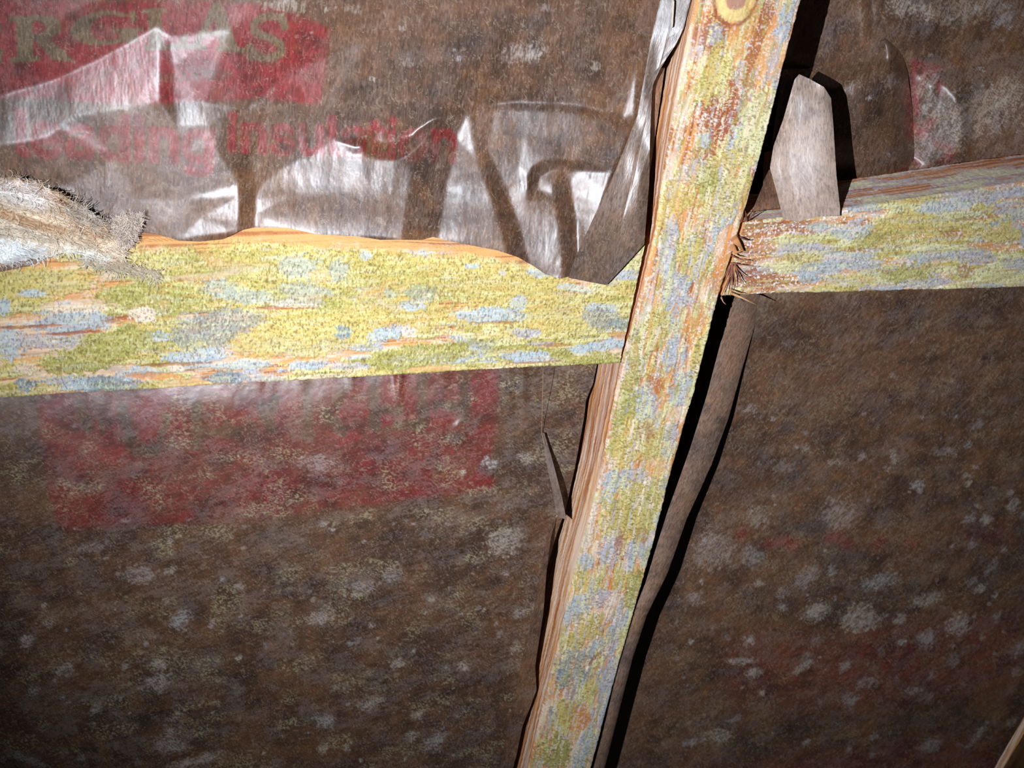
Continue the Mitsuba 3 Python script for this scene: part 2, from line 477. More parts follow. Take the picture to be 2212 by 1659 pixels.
def core(key, corners, w_front, w_back):
    """The glass wool behind a facing, as a slab with a lumpy front."""
    c = np.asarray(corners, float)
    P = coons([c[0], c[1]], [c[3], c[2]], [c[0], c[3]], [c[1], c[2]], 40, 40)
    i, j = np.meshgrid(np.arange(40), np.arange(40))
    rim = np.minimum(np.minimum(i, 39 - i), np.minimum(j, 39 - j)) / 4.0
    w = w_front - 6 * (1 - np.clip(rim, 0, 1)) + 2 * (f2(i * 0.4, j * 0.4, 2, 3) - 0.5)
    Xf, Xb = at(P[..., 0], P[..., 1], w), at(P[..., 0], P[..., 1], w_front) - N * (w_front - w_back) / 1000
    parts = [(Xf, quads(40, 40), TAN), (Xb, quads(40, 40, True), TAN)]
    for a, b in ((Xf[0], Xb[0]), (Xf[-1], Xb[-1]), (Xf[:, 0], Xb[:, 0]), (Xf[:, -1], Xb[:, -1])):
        parts.append((np.stack([a, b]), quads(2, 40), TAN))
    (v, f), _ = join(parts)
    m = trimesh.Trimesh(v, f, process=True)
    m.fix_normals()
    return entry(key, m, 'mat_core', 40)


# ================================================================== THE SETTING: the roof deck behind everything
deck = []
corn = np.array([at(-500, -500), at(2700, -500), at(2700, 2200), at(-500, 2200)])
mid = corn.mean(0)
b0 = trimesh.creation.box([0.95, 0.95, 0.018])
M = np.eye(4)
M[:3, 0], M[:3, 1], M[:3, 2], M[:3, 3] = U, V, N, O - N * 0.112
b0.apply_transform(M)
entry('ceiling', b0, 'mat_deck', False, kind='structure', label='dark wooden roof deck behind the rafters and the insulation')

# ================================================================== RAFTER
R_L = [(1560, -260), (1505, 0), (1473, 160), (1440, 338), (1418, 500), (1390, 620), (1368, 700), (1344, 784), (1321, 899), (1296, 1037), (1266, 1150), (1238, 1250), (1205, 1400), (1180, 1500), (1143, 1659), (1095, 1860)]
R_R = [(1795, -260), (1732, 0), (1692, 148), (1643, 338), (1608, 464), (1578, 560), (1556, 630), (1537, 700), (1499, 850), (1446, 1037), (1411, 1176), (1371, 1316), (1350, 1390), (1327, 1471), (1300, 1573), (1277, 1659), (1225, 1860)]
R_PATCH = [
    (ORNG, .75, 1600, 60, 90, 70, 60), (TAN, .7, 1650, 130, 60, 60, 0), (RUST, .8, 1545, 70, 26, 46, 20), (LAV, .8, 1545, 75, 16, 26, 10), (RUST, .75, 1640, 70, 16, 90, 17), (RUST, .6, 1600, 200, 30, 60, 17),
    (YEL, .9, 1545, 170, 36, 70, 20), (PALE, .8, 1590, 30, 30, 16, 0), (RUST, .95, 1552, 258, 42, 40, 0), (RUST, .85, 1530, 330, 36, 40, 20), (BLU, .9, 1522, 300, 14, 20, 20), (BLU, .9, 1596, 290, 13, 18, 20), (LAV, .8, 1500, 370, 18, 30, 25),
    (PALE, .85, 1625, 290, 34, 110, 16), (YEL, .8, 1560, 400, 62, 80, 18), (GRN, .95, 1528, 330 + 60, 24, 40, 20), (GRN, .9, 1495, 535, 34, 34, 0), (YEL, .9, 1492, 560, 30, 46, 10), (TAN, .7, 1590, 560, 26, 70, 16), (ORNG, .8, 1560, 590, 22, 60, 16),
    (YEL, .75, 1450, 440, 30, 60, 18), (LAV, .75, 1440, 520, 14, 60, 15), (BLU, .7, 1450, 610, 20, 30, 10), (LAV, .7, 1480, 660, 30, 24, 0), (ORNG, .7, 1500, 690, 34, 40, 30), (GRN, .8, 1380, 760, 26, 60, 12), (YEL, .85, 1420, 710, 24, 50, 14),
    (ORNG, .8, 1425, 845, 40, 40, 30), (BLU, .8, 1390, 870, 26, 40, 14), (BLU, .8, 1470, 840, 26, 44, 14), (RUST, .55, 1415, 830, 16, 20, 0), (GRN, .95, 1352, 880, 20, 80, 14), (YEL, .95, 1345, 965, 30, 60, 14), (YEL, .8, 1410, 960, 40, 40, 0), (RUST, .6, 1395, 930, 18, 26, 0), (LAV, .8, 1445, 950, 18, 40, 14),
    (TAN, .7, 1420, 1010, 34, 20, 0), (BLU, .9, 1325, 1040, 22, 30, 30), (LAV, .8, 1370, 1028, 28, 16, 0), (BLU, .85, 1312, 1085, 16, 20, 0), (YEL, .98, 1380, 1085, 62, 48, -20), (YEL, .95, 1330, 1125, 44, 40, 10), (YEL, .95, 1375, 1140, 40, 26, 0), (PALE, .9, 1394, 1092, 5, 14, 10),
    (CREAM, .8, 1272, 1150, 12, 60, 12), (LAV, .9, 1318, 1190, 22, 40, 14), (RUST, .7, 1340, 1180, 12, 34, 0), (RUST, .5, 1385, 1160, 14, 22, 10), (BLU, .85, 1395, 1195, 16, 30, 14), (BLU, .8, 1265, 1215, 16, 20, 0),
    (YEL, .95, 1258, 1262, 20, 34, 0), (YEL, .95, 1345, 1255, 20, 24, 10), (GRN, .9, 1368, 1275, 18, 50, 14), (RUST, .7, 1310, 1290, 24, 30, 60), (ORNG, .8, 1318, 1262, 14, 20, 0), (BLU, .9, 1245, 1315, 16, 40, 40), (LAV, .7, 1290, 1290, 30, 18, -20), (CREAM, .7, 1320, 1310, 16, 40, 30),
    (YEL, .95, 1272, 1352, 34, 26, -30), (YEL, .95, 1240, 1385, 24, 20, 0), (GREYM, .9, 1240, 1440, 46, 36, -15), (RUST, .7, 1300, 1410, 44, 7, -40), (ORNG, .7, 1310, 1425, 40, 6, -40), (LAV, .8, 1318, 1450, 22, 40, 25), (DBL, .8, 1215, 1470, 16, 24, 0), (ORNG, .9, 1250, 1550, 26, 30, 30), (RUST, .5, 1230, 1500, 20, 18, 0), (YEL, .9, 1215, 1535, 22, 30, 20), (GRN, .95, 1200, 1625, 34, 40, 10), (BLU, .85, 1258, 1620, 14, 60, 20), (LAV, .7, 1295, 1600, 14, 60, 15), (DBL, .8, 1195, 1540, 10, 14, 0),
]


def rafter_face(Q, s, t, P):
    cover = np.ones(s.shape)
    tn = (t - t.min(1, keepdims=True)) / np.ptp(t, axis=1, keepdims=True)
    x = P[..., 0] - P[..., :1, 0]
    yellow = 0.34 + 0.08 * sst(200, 420, P[..., 1]) + 0.0 * tn
    # the left arris is worn bare: only the grain shows there
    bare = sst(44, 16, x + 24 * (n2(s * 0.06, t * 0.1, 8) - 0.5))
    cover = 1 - 0.9 * bare
    # a knot near the top: rings around its centre
    q0 = mm(1590, -8)
    col, h = mouldy(Q, s, t, 100, cover, yellow, R_PATCH, deg=4, bare_white=0.4, green=-0.14, pale=0.9, stray=1.5)
    d = Q - q0
    r = np.sqrt((d @ S_AX / 1.25) ** 2 + (d @ np.array([S_AX[1], -S_AX[0]])) ** 2) + 0.6 * (n2(Q[..., 0] * .5, Q[..., 1] * .5, 4) - .5)
    ring = sst(8.2, 6.8, r) * sst(3.6, 4.6, r)
    put(col, lin(232, 200, 130), 0.8 * ring)
    put(col, RUST, 0.75 * sst(9.6, 8.6, r) * sst(7.6, 8.4, r))
    put(col, lin(176, 130, 110), 0.9 * sst(4.4, 3.4, r))
    put(col, DARKW, 0.7 * sst(0.08, 0.0, np.abs(np.sin(r * 3.2))) * sst(4.4, 3.6, r))
    h += 0.9 * sst(8, 3, r) - 0.5 * bare
    return col, h


mesh, col = timber(R_L, R_R, S_AX, 92, 1.9, 100, rafter_face)
entry('rafter', mesh, 'mat_wood', True, col, label='steep wooden rafter crossing the whole view, overgrown with yellow-green and blue-grey mould', category='rafter')

# a batten of which only a corner shows, at the bottom right
Q_L = [(2390, 1290), (2214, 1588), (2172, 1660), (2090, 1800)]
Q_R = [(2560, 1290), (2384, 1588), (2342, 1660), (2260, 1800)]


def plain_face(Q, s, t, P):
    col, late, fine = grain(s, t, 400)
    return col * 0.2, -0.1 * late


ax2 = mm(*Q_L[0]) - mm(*Q_L[-1])
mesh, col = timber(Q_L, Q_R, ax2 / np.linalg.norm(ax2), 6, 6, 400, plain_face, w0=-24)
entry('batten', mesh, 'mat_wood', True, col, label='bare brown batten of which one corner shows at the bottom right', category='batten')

# ================================================================== BLOCKING, LEFT
B_T = [(-260, 548), (0, 548), (140, 524), (220, 502), (290, 490), (338, 494), (430, 509), (500, 494), (551, 479), (618, 480), (690, 494), (870, 506), (935, 501), (1023, 519), (1118, 543), (1180, 566), (1240, 566), (1300, 552), (1396, 512)]
B_B = [(-260, 876), (0, 860), (300, 843), (600, 825), (900, 808), (1000, 801), (1160, 793), (1300, 787), (1338, 785)]
B_PATCH = [
    (YEL, .9, 60, 610, 150, 34, -2), (GRN, .85, 330, 645, 130, 28, 4), (YEL, .9, 700, 560, 300, 34, 6), (YEL, .85, 1000, 600, 260, 46, 6), (YEL, .85, 620, 720, 160, 50, 0), (YEL, .85, 850, 680, 130, 40, 0), (YEL, .8, 1150, 690, 200, 40, 0),
    (TAN, .95, 620, 512, 130, 10, 3), (TAN, .9, 560, 498, 60, 12, 0), (ORNG, .55, 640, 525, 120, 4, 3), (TAN, .9, 330, 520, 80, 14, 0), (TAN, .9, 900, 531, 130, 8, 5), (ORNG, .6, 1050, 548, 90, 5, 9),
    (LAV, .85, 190, 790, 30, 8, 0),
    (BLU, .95, 645, 575, 46, 27, 10), (BLU, .95, 732, 580, 24, 24, 20), (TAN, .8, 690, 595, 26, 12, 20), (BLU, .9, 660, 625, 60, 14, 5), (BLU, .95, 480, 625, 44, 20, 8), (LAV, .9, 640, 645, 60, 18, 4), (BLU, .85, 545, 640, 60, 16, 4), (RUST, .8, 620, 664, 70, 5, -1), (CREAM, .8, 640, 660, 50, 5, 0),
    (GRN, .8, 605, 640, 18, 10, 0), (GREYM, .85, 440, 715, 76, 38, -8), (GREYM, .8, 500, 690, 70, 26, 0), (BLU, .9, 425, 768, 72, 16, -5), (CREAM, .9, 310, 680, 30, 18, 0), (BLU, .9, 335, 725, 30, 12, 0), (BLU, .9, 190, 690, 54, 22, 0), (BLU, .85, 70, 632, 30, 8, 0), (CREAM, .8, 165, 665, 60, 12, 0),
    (BLU, .9, 6, 660, 18, 16, 0), (BLU, .85, 22, 740, 30, 34, 0), (LAV, .8, 110, 735, 80, 18, 0), (RUST, .8, 60, 706, 80, 4, -3), (RUST, .85, 165, 718, 60, 4, -4), (ORNG, .85, 60, 776, 30, 4, -4), (CREAM, .9, 60, 795, 34, 11, 0), (DBL, .95, 55, 828, 24, 15, 0), (RUST, .7, 240, 692, 20, 4, 0),
    (GRN, .95, 190, 775, 110, 30, -10), (GRN, .85, 250, 740, 90, 24, -8), (DBL, .85, 220, 828, 90, 17, -3), (BLU, .9, 300, 806, 50, 14, -4), (BLU, .85, 165, 832, 34, 14, 0), (ORNG, .8, 330, 812, 60, 8, 0), (TAN, .7, 400, 826, 60, 10, -3), (CREAM, .9, 380, 795, 20, 8, 0), (BLU, .9, 520, 788, 70, 10, -3), (DBL, .85, 490, 815, 50, 13, -3), (LAV, .7, 570, 818, 50, 8, -2), (BLU, .85, 665, 788, 46, 10, -2), (LAV, .8, 760, 790, 46, 9, -3), (RUST, .7, 380, 786, 80, 4, -2), (TAN, .8, 470, 835, 70, 6, -3), (RUST, .5, 300, 845, 200, 4, -3),
    (DBL, .8, 910, 632, 34, 20, 4), (BLU, .9, 890, 660, 30, 12, 0), (BLU, .8, 845, 637, 14, 8, 0), (CREAM, .8, 820, 652, 8, 8, 0), (BLU, .85, 790, 552, 16, 11, 0), (BLU, .8, 1020, 574, 16, 6, 0), (LAV, .6, 1085, 590, 10, 6, 0), (BLU, .8, 1160, 590, 26, 8, 10), (BLU, .6, 1240, 622, 40, 8, 8),
    (DBL, .95, 741, 718, 17, 18, 0), (BLU, .9, 842, 720, 50, 17, -8), (CREAM, .7, 880, 716, 16, 12, 0), (BLU, .9, 1060, 680, 80, 16, 0), (BLU, .85, 1120, 655, 22, 18, -40), (RUST, .6, 1070, 697, 50, 4, 0), (LAV, .85, 1138, 718, 30, 10, 0), (GREYM, .7, 1040, 744, 30, 8, 0), (LAV, .6, 1170, 742, 30, 6, 0), (RUST, .6, 1200, 745, 34, 4, 0),
    (BLU, .95, 1140, 770, 56, 13, 0), (RUST, .6, 1160, 782, 60, 3, -2), (PALE, .9, 1060, 712, 20, 10, 0), (BLU, .85, 1300, 668, 36, 14, 4), (GREYM, .85, 1300, 690, 42, 22, 4), (DBL, .6, 1340, 700, 26, 14, 0), (BLU, .98, 1290, 748, 70, 10, -8), (BLU, .95, 1330, 742, 34, 10, 0), (GRN, .9, 1215, 766, 26, 12, 0), (GRN, .9, 1290, 768, 40, 10, -6), (ORNG, .6, 1340, 722, 26, 6, 0),
    (GRN, .95, 900, 770, 100, 24, -5), (GRN, .9, 860, 785, 60, 18, 0), (GRN, .85, 960, 760, 70, 16, 0), (TAN, .7, 930, 796, 60, 6, -4), (CREAM, .6, 700, 812, 60, 5, -3),
    (GRN, .5, 640, 600, 400, 60, 4),
]


def board_face(Q, s, t, P):
    cover = np.ones(s.shape)
    yellow = 0.60 - 0.03 * sst(600, 0, P[..., 0]) - 0.05 * sst(720, 820, P[..., 1])
    col, h = mouldy(Q, s, t, 200, cover, yellow, B_PATCH, deg=14, stray=0.55)
    x0, x1 = P[..., 0], P[..., 1]
    # a strip of clean wood that the paper covered until it came loose
    clean = sst(20, -6, x1 - np.interp(x0, [280, 430, 550, 690, 820, 940, 1020, 1118, 1180, 1260], [520, 528, 512, 518, 530, 532, 541, 564, 560, 560]) - 6 * (n2(s * .1, t * .3, 6) - .5) * 2 - 5 * np.sin(s * .7)) * sst(1220, 1150, x0)
    cg, late, fine = grain(s, t, 200)
    col = col * (1 - 0.92 * clean)[..., None] + cg * (0.92 * clean)[..., None]
    h = h * (1 - clean) - 0.15 * clean * late
    return col, h


ax_u = np.array([1.0, 0.0])
mesh, col = timber(B_T, B_B, ax_u, 19, 1.9, 200, board_face, w0=-0.4, jag=1.0)
entry('blocking_board', mesh, 'mat_wood', True, col, label='horizontal board to the left of the rafter, thickly covered in yellow-green mould with blue-grey spots', category='board')

# ================================================================== BLOCKING, RIGHT
C_T = [(1609, 480), (1640, 476), (1700, 470), (1818, 452), (1960, 430), (2212, 392), (2480, 352)]
C_B = [(1560, 640), (1598, 638), (1700, 634), (1900, 629), (2212, 621), (2480, 614)]
C_PATCH = [
    (RUST, .85, 1640, 495, 60, 20, 0), (RUST, .8, 1720, 490, 60, 16, 0), (RUST, .8, 1640, 540, 40, 14, 0), (RUST, .85, 1640, 605, 60, 24, 0), (ORNG, .6, 1650, 530, 30, 14, 0),
    (BLU, .9, 1840, 498, 46, 15, -6), (BLU, .85, 1770, 490, 30, 10, 0), (LAV, .9, 1730, 540, 60, 18, -4), (LAV, .8, 1800, 560, 50, 10, 0), (BLU, .8, 1790, 580, 30, 14, 0), (YEL, .85, 1730, 558, 50, 14, 0), (PALE, .85, 1690, 575, 40, 12, 0),
    (YEL, .92, 1990, 420, 44, 26, 4), (YEL, .9, 1960, 480, 70, 30, -10), (YEL, .85, 2050, 500, 50, 24, 0), (GRN, .7, 1900, 520, 60, 26, -6), (YEL, .92, 2160, 505, 46, 30, -4), (PALE, .85, 1900, 600, 110, 18, -3), (GRN, .85, 1960, 590, 60, 22, -3), (PALE, .85, 2190, 595, 70, 22, 0), (YEL, .6, 1830, 605, 60, 14, 0),
    (LAV, .9, 2120, 410, 90, 30, -6), (BLU, .85, 2180, 385, 60, 20, -6), (BLU, .85, 2040, 445, 60, 16, -6), (LAV, .8, 2180, 450, 50, 14, -6), (LAV, .9, 2110, 555, 40, 16, 0), (LAV, .85, 2195, 570, 30, 14, 0), (BLU, .7, 2010, 555, 60, 10, 0), (RUST, .7, 2060, 505, 26, 10, 0), (RUST, .7, 2110, 470, 60, 5, -6), (RUST, .6, 1860, 540, 40, 5, 0), (RUST, .75, 2085, 585, 20, 14, 0), (BLU, .8, 1745, 600, 20, 14, 0), (ORNG, .7, 2130, 530, 40, 8, 0), (LAV, .8, 2000, 610, 60, 8, -2),
    (ORNG, .7, 2180, 400, 60, 6, -8),
]


def board2_face(Q, s, t, P):
    cover = np.ones(s.shape) - 0.5 * sst(1760, 1620, P[..., 0])
    col, h = mouldy(Q, s, t, 300, cover, 0.50 + 0 * s, C_PATCH, deg=18, bare_white=0.8, green=-0.15, pale=1.3)
    return col, h


ax3 = mm(2212, 506) - mm(1600, 558)
ax3 /= np.linalg.norm(ax3)
mesh, col = timber(C_T, C_B, ax3, 30, 1.9, 300, board2_face, w0=-1.5, jag=1.3, side=0.8)
board2 = entry('blocking_board', mesh, 'mat_wood', True, col, label='board right of the rafter, splintered end, mottled yellow and pale blue mould over rust-brown wood', category='board')


# splinters torn from the board's end where it meets the rafter
def spike(path, ws, r, flat=1.0):
    pts = resample(np.c_[np.asarray(path, float), np.asarray(ws, float)], 9)
    X = at(pts[:, 0], pts[:, 1], pts[:, 2])
    d = np.gradient(X, axis=0)
    d /= np.linalg.norm(d, axis=1)[:, None]
    a = np.cross(d, N); a /= np.linalg.norm(a, axis=1)[:, None]
    b = np.cross(a, d)
    rad = r / 1000 * np.linspace(1, 0.12, 9)[:, None]
    ring = [X + rad * (flat * a * math.cos(q) + b * math.sin(q) * 0.7) for q in np.arange(7) * 2 * math.pi / 6]
    V_ = np.stack(ring, 1)
    return V_, quads(9, 7)


SPLIT = [  # path, heights, radius, colour
    ([(1584, 512), (1596, 528), (1606, 543)], (1, 4, 3), 1.2, ORNG, 1.6), ([(1580, 530), (1590, 546), (1604, 541)], (1, 3.5, 4), 1.0, ORNG, 1.5), ([(1582, 545), (1594, 553), (1608, 556)], (1, 3, 4), .6, TAN, 1),
    ([(1580, 552), (1598, 561), (1622, 563)], (1, 3, 5), .35, RUST, 1), ([(1578, 568), (1605, 572), (1640, 578)], (1, 3, 5), .32, RUST, 1), ([(1586, 570), (1602, 590), (1624, 606)], (1, 3, 4), .35, RUST, 1), ([(1588, 572), (1594, 592), (1602, 612)], (1, 4, 5), .45, RUST, 1),
    ([(1582, 572), (1580, 600), (1576, 626)], (1, 4, 5), .6, RUST, 1), ([(1578, 572), (1570, 600), (1558, 622)], (1, 4, 5), .55, RUST, 1), ([(1580, 576), (1573, 610), (1566, 640)], (1, 4, 5), .6, RUST, 1), ([(1584, 576), (1582, 608), (1578, 640)], (1, 4, 6), .5, RUST, 1), ([(1576, 574), (1566, 596), (1554, 610)], (1, 3, 4), .45, RUST, 1),
    ([(1586, 574), (1588, 600), (1586, 622)], (1, 4, 6), .5, ORNG, 1), ([(1590, 578), (1600, 600), (1610, 618)], (1, 3, 4), .4, RUST, 1), ([(1576, 600), (1566, 622), (1556, 646)], (1, 3, 3), .5, RUST, 1), ([(1558, 642), (1562, 652), (1568, 658)], (0, 2, 3), .4, TAN, 1),
    ([(1576, 625), (1592, 631), (1610, 635)], (1, 3, 4), .6, TAN, 1), ([(1578, 633), (1602, 643), (1633, 658)], (1, 4, 5), .65, TAN, 1),
    ([(1601, 478), (1604, 468), (1606, 458)], (1, 4, 6), .8, RUST, 1), ([(1612, 476), (1612, 464), (1609, 455)], (1, 4, 6), .7, RUST, 1), ([(1618, 474), (1628, 462), (1640, 452)], (0, 3, 5), .5, RUST, 1), ([(1606, 476), (1616, 463), (1624, 458)], (0, 4, 7), .6, ORNG, 1),
    ([(1598, 512), (1612, 518), (1626, 520)], (0, 3, 4), .5, DARKW, 1), ([(1600, 560), (1616, 562), (1630, 566)], (0, 2, 3), .35, TAN, 1),
]
for path, ws, r, colour, flat in SPLIT:
    Vs, Fs = spike(path, ws, r, flat)
    k = 0.7 + 0.6 * n2(np.arange(9) * 1.7 + path[0][0], np.zeros(9) + path[0][1], 4)
    entry(board2 + '__splinter', (Vs.reshape(-1, 3), Fs), 'mat_wood', True, (np.repeat(k[:, None], 7, 1).reshape(-1, 1) * (0.62 * colour + 0.03)), label='thin rust-brown splinter of torn wood' if colour is RUST else 'thin tan splinter of torn wood')

# ================================================================== INSULATION, UPPER LEFT
A_KEY = 'insulation_batt'
labels[A_KEY] = {'label': 'insulation batt above the left board, its brown paper creased and printed with red lettering', 'category': 'insulation', 'group': None}
HEM = [(-90, 590), (0, 588), (60, 575), (140, 545), (220, 520), (290, 502), (338, 506), (388, 520), (432, 522), (480, 517), (523, 497), (551, 491), (618, 492), (686, 506), (770, 510), (821, 518), (865, 518), (912, 518), (935, 512), (973, 521), (1023, 531), (1074, 541), (1118, 555), (1148, 572), (1178, 592), (1209, 602), (1240, 594), (1262, 576), (1296, 570)]
A_TOP = [(-90, -90), (1440, -90)]
A_LEFT = [(-90, -90), (-90, 590)]
A_RIGHT = [(1440, -90), (1440, 0), (1430, 80), (1415, 170), (1400, 255), (1385, 310), (1362, 390), (1335, 470), (1296, 570)]
PA = widen(coons(A_TOP, HEM, A_LEFT, A_RIGHT, 695, 305), left=8)
wA = relief(PA, [
    (-100, -100, -3), (400, -100, -4), (900, -100, -8), (1450, -100, -12), (1440, 0, -13), (100, 60, -5.5), (500, 60, -5.5), (800, 80, -11), (1100, 60, -11), (620, 160, -10.5), (1000, 160, -13.5), (1250, 120, -11.5), (1380, 130, -13),
    (60, 400, -3.0), (-100, 450, -1.6), (-100, 540, 1.4), (0, 540, 1.2), (-100, 595, 2.6), (0, 590, 2.6), (150, 400, -2.4), (200, 480, 0.6), (290, 500, 1.2), (300, 430, -0.4), (400, 430, 0.0), (400, 330, -1.8), (250, 340, -2.4), (470, 330, -1.6), (450, 270, -2.8), (380, 270, -2.6), (300, 300, -2.2),
    (388, 520, 2.6), (432, 470, 1.0), (560, 300, -7), (720, 300, -9.5), (560, 270, -7.4),
    (1330, 300, -7.5), (1280, 300, -8), (1200, 300, -9.8), (1130, 290, -12),
], [
    [(-100, 232, -8.5), (0, 207, -8.4), (120, 172, -8.4), (230, 120, -8.2), (300, 80, -8.0), (338, 57, -8.0)],
    [(338, 57, -8.0), (343, 120, -5.6), (346, 212, -2.8)],
    [(-100, 335, -2.6), (0, 312, -2.6), (60, 306, -2.6), (110, 292, -3.0), (150, 254, -4.2), (220, 240, -3.6), (300, 231, -3.0), (345, 219, -2.7)],
    [(368, 80, -7.4), (372, 130, -6.6), (374, 205, -5.0)],
    [(374, 212, -5.0), (450, 225, -5.2), (560, 238, -7.0), (700, 255, -11), (840, 277, -13.5), (872, 300, -14), (935, 262, -14), (1000, 246, -15.5), (1062, 224, -18.5), (1112, 220, -17.5), (1240, 226, -14.5), (1320, 243, -12), (1366, 262, -11)],
    [(1062, 240, -16.5), (1112, 236, -15.5), (1240, 243, -12), (1320, 262, -9.5), (1355, 280, -8.5)],
    [(512, 345, -3.0), (518, 420, 1.0), (516, 470, 3.2), (512, 502, 4.0)],
    [(536, 345, -5.2), (548, 400, -3.6), (551, 450, -2), (551, 491, 0.4)],
    [(565, 400, -4.6), (600, 370, -6.4), (645, 345, -7.8), (720, 342, -7.6), (765, 332, -7.5), (776, 303, -7), (792, 338, -7), (870, 345, -5.2), (915, 302, -8), (938, 266, -11.5)],
    [(777, 300, -11), (795, 300, -13), (840, 312, -12.5), (890, 298, -13.5)],
    [(640, 420, -3.6), (760, 420, -2.0), (870, 430, -0.2)],
    [(620, 492, 1.6), (690, 506, 3), (770, 510, 4), (868, 518, 5.4)],
    [(893, 350, -6), (882, 430, -0.2), (868, 518, 5.4)],
    [(985, 300, -14), (978, 345, -10.5), (960, 420, -5.4), (943, 513, 0.6)],
    [(1012, 325, -11), (996, 400, -5), (975, 521, 1.8)],
    [(1024, 322, -10.5), (1062, 420, -2.0), (1082, 480, 2.0), (1098, 548, 5.5)],
    [(1055, 330, -10.5), (1098, 430, -5.4), (1118, 490, -2.2), (1140, 566, 1)],
    [(1120, 360, -8), (1138, 420, -4.4), (1150, 500, -0.6), (1160, 588, 2.6)],
    [(1138, 410, -3.8), (1142, 372, -6.0), (1165, 350, -6.6), (1200, 344, -6.4), (1250, 348, -5.6)],
    [(1158, 410, -7.2), (1160, 385, -9.0), (1180, 367, -9.6), (1205, 362, -9.4), (1245, 364, -8.4)],
    [(1194, 400, -5.6), (1212, 500, 2.2), (1218, 602, 6.4)],
    [(1228, 390, -8.2), (1242, 470, -4), (1248, 560, 0), (1246, 590, 2)],
    [(1372, 255, -9.5), (1345, 320, -5.8), (1300, 430, -1.2), (1262, 560, 2.5)],
    [(1400, 255, -14), (1385, 310, -11), (1340, 470, -5), (1296, 570, 0)],
], 2.0)
hem_y = np.interp(PA[..., 0], [p[0] for p in HEM], [p[1] for p in HEM])
wA = wA + 1.8 * sst(-110, -8, PA[..., 1] - hem_y) * sst(500, 600, PA[..., 0])
QA = mm(PA[..., 0], PA[..., 1])
band = Polygon([(-120, -6), (200, 2), (420, 0), (560, 10), (640, 30), (712, 62), (708, 130), (690, 226), (600, 218), (555, 211), (480, 217), (300, 227), (140, 215), (-120, 204)])
letters = [set_in(serif('E'), [(-110, 150), (8, 139), (8, 38), (-110, 46)]), set_in(serif('R'), [(22, 136), (148, 128), (142, 30), (20, 36)]), set_in(serif('G'), [(152, 100), (300, 92), (300, 22), (160, 28)]), set_in(serif('L'), [(312, 109), (410, 105), (400, 15), (308, 19)]), set_in(serif('A'), [(400, 104), (524, 114), (520, 4), (410, 6)]), set_in(serif('S'), [(530, 134), (630, 132), (622, 26), (528, 32)])]
small = [word('INSULATION', [(330, 178), (500, 170), (498, 152), (330, 160)])]
red = printed(QA, [band], 2.0)
ko = printed(QA, letters, 0.9)
rd = np.clip(red * (1 - 0.92 * ko) * (1 - 0.75 * printed(QA, small, 0.9)), 0, 1)
worn = 1 - 0.55 * sst(700, 760, PA[..., 0]) * sst(0.40, 0.55, f2(QA[..., 0] * .22, QA[..., 1] * .22, 3, 71))
lead = worn * printed(QA, [word('leading', [(36, 334), (462, 352), (462, 262), (36, 238)]), word('insulation', [(493, 325), (985, 348), (985, 262), (493, 246)])], 0.9)
rd = np.maximum(rd, 0.85 * lead)
rd = rd * (0.68 + 0.32 * sst(0.25, 0.5, f2(QA[..., 0] * .2, QA[..., 1] * .2, 3, 77)))
labels.pop(A_KEY)
sheet(A_KEY + '__paper_facing', PA, wA, seed=11, deg=82, tone=0.9, mould=0.45, red=rd, olive=ko * red, wrinkle=0.24,
      spots=[(620, 8, 40, 18, 0, .5), (1130, 115, 40, 18, -10, .6), (1150, 120, 14, 8, 0, .5), (870, 60, 8, 5, 0, .6), (990, 125, 6, 5, 0, .7), (760, 20, 20, 8, 0, .4), (1180, 20, 14, 8, 0, .4)], n_random=14, box_=(450, 0, 1400, 240),
      label='brown paper sheet with red printed lettering, creased along its lower edge')
# the flange folded along the rafter
F_L = [(1442, -90), (1426, 0), (1408, 75), (1392, 165), (1376, 250), (1350, 318), (1318, 395), (1282, 470), (1243, 556), (1228, 600)]
F_R = [(1508, -90), (1492, 0), (1477, 60), (1460, 96), (1438, 128), (1415, 154), (1408, 200), (1404, 300), (1402, 400), (1396, 470), (1392, 527)]
F_B = [(1228, 600), (1268, 608), (1310, 616), (1350, 573), (1392, 527)]
PF = coons([F_L[0], F_R[0]], F_B, F_L, F_R, 90, 340)
wF = relief(PF, [(1440, -90, -10), (1510, -90, -4), (1425, 0, -10), (1492, 0, -4), (1408, 75, -10), (1482, 60, -4), (1392, 165, -9.5), (1440, 128, -4.5), (1415, 154, -5.5), (1376, 250, -8.5), (1406, 250, -5.5), (1350, 318, -4.8), (1404, 330, -2), (1318, 395, -1.5), (1282, 470, 2.5), (1243, 556, 6.0), (1228, 600, 7), (1310, 616, 4), (1340, 470, 2.8), (1360, 400, 0)],
            [[(1404, 380, -1.5), (1398, 470, 1.5), (1392, 527, 3.5)], [(1385, 380, 1), (1384, 460, 3.6), (1388, 526, 4.4)], [(1388, 526, 4.4), (1350, 560, 4.6), (1300, 610, 4.6)]], 6)
sheet(A_KEY + '__side_flange', PF, wF, seed=15, deg=78, tone=1.15, mould=0.5, pale=0.4, wrinkle=0.10, label='plain brown paper flange folded along the rafter')
PI = coons([(1412, 150), (1436, 146)], [(1392, 420), (1397, 420)], [(1412, 150), (1402, 260), (1392, 420)], [(1436, 146), (1420, 260), (1397, 420)], 14, 100)
sheet(A_KEY + '__flange_backing', PI, np.full(PI.shape[:2], -13.0) + 0.0 * PI[..., 0], seed=17, deg=80, tone=1.7, mould=0.0, label='tan strip of paper behind the flange')
core(A_KEY + '__wool_core', [(-90, -90), (1420, -90), (1330, 470), (-90, 470)], -24, -95)
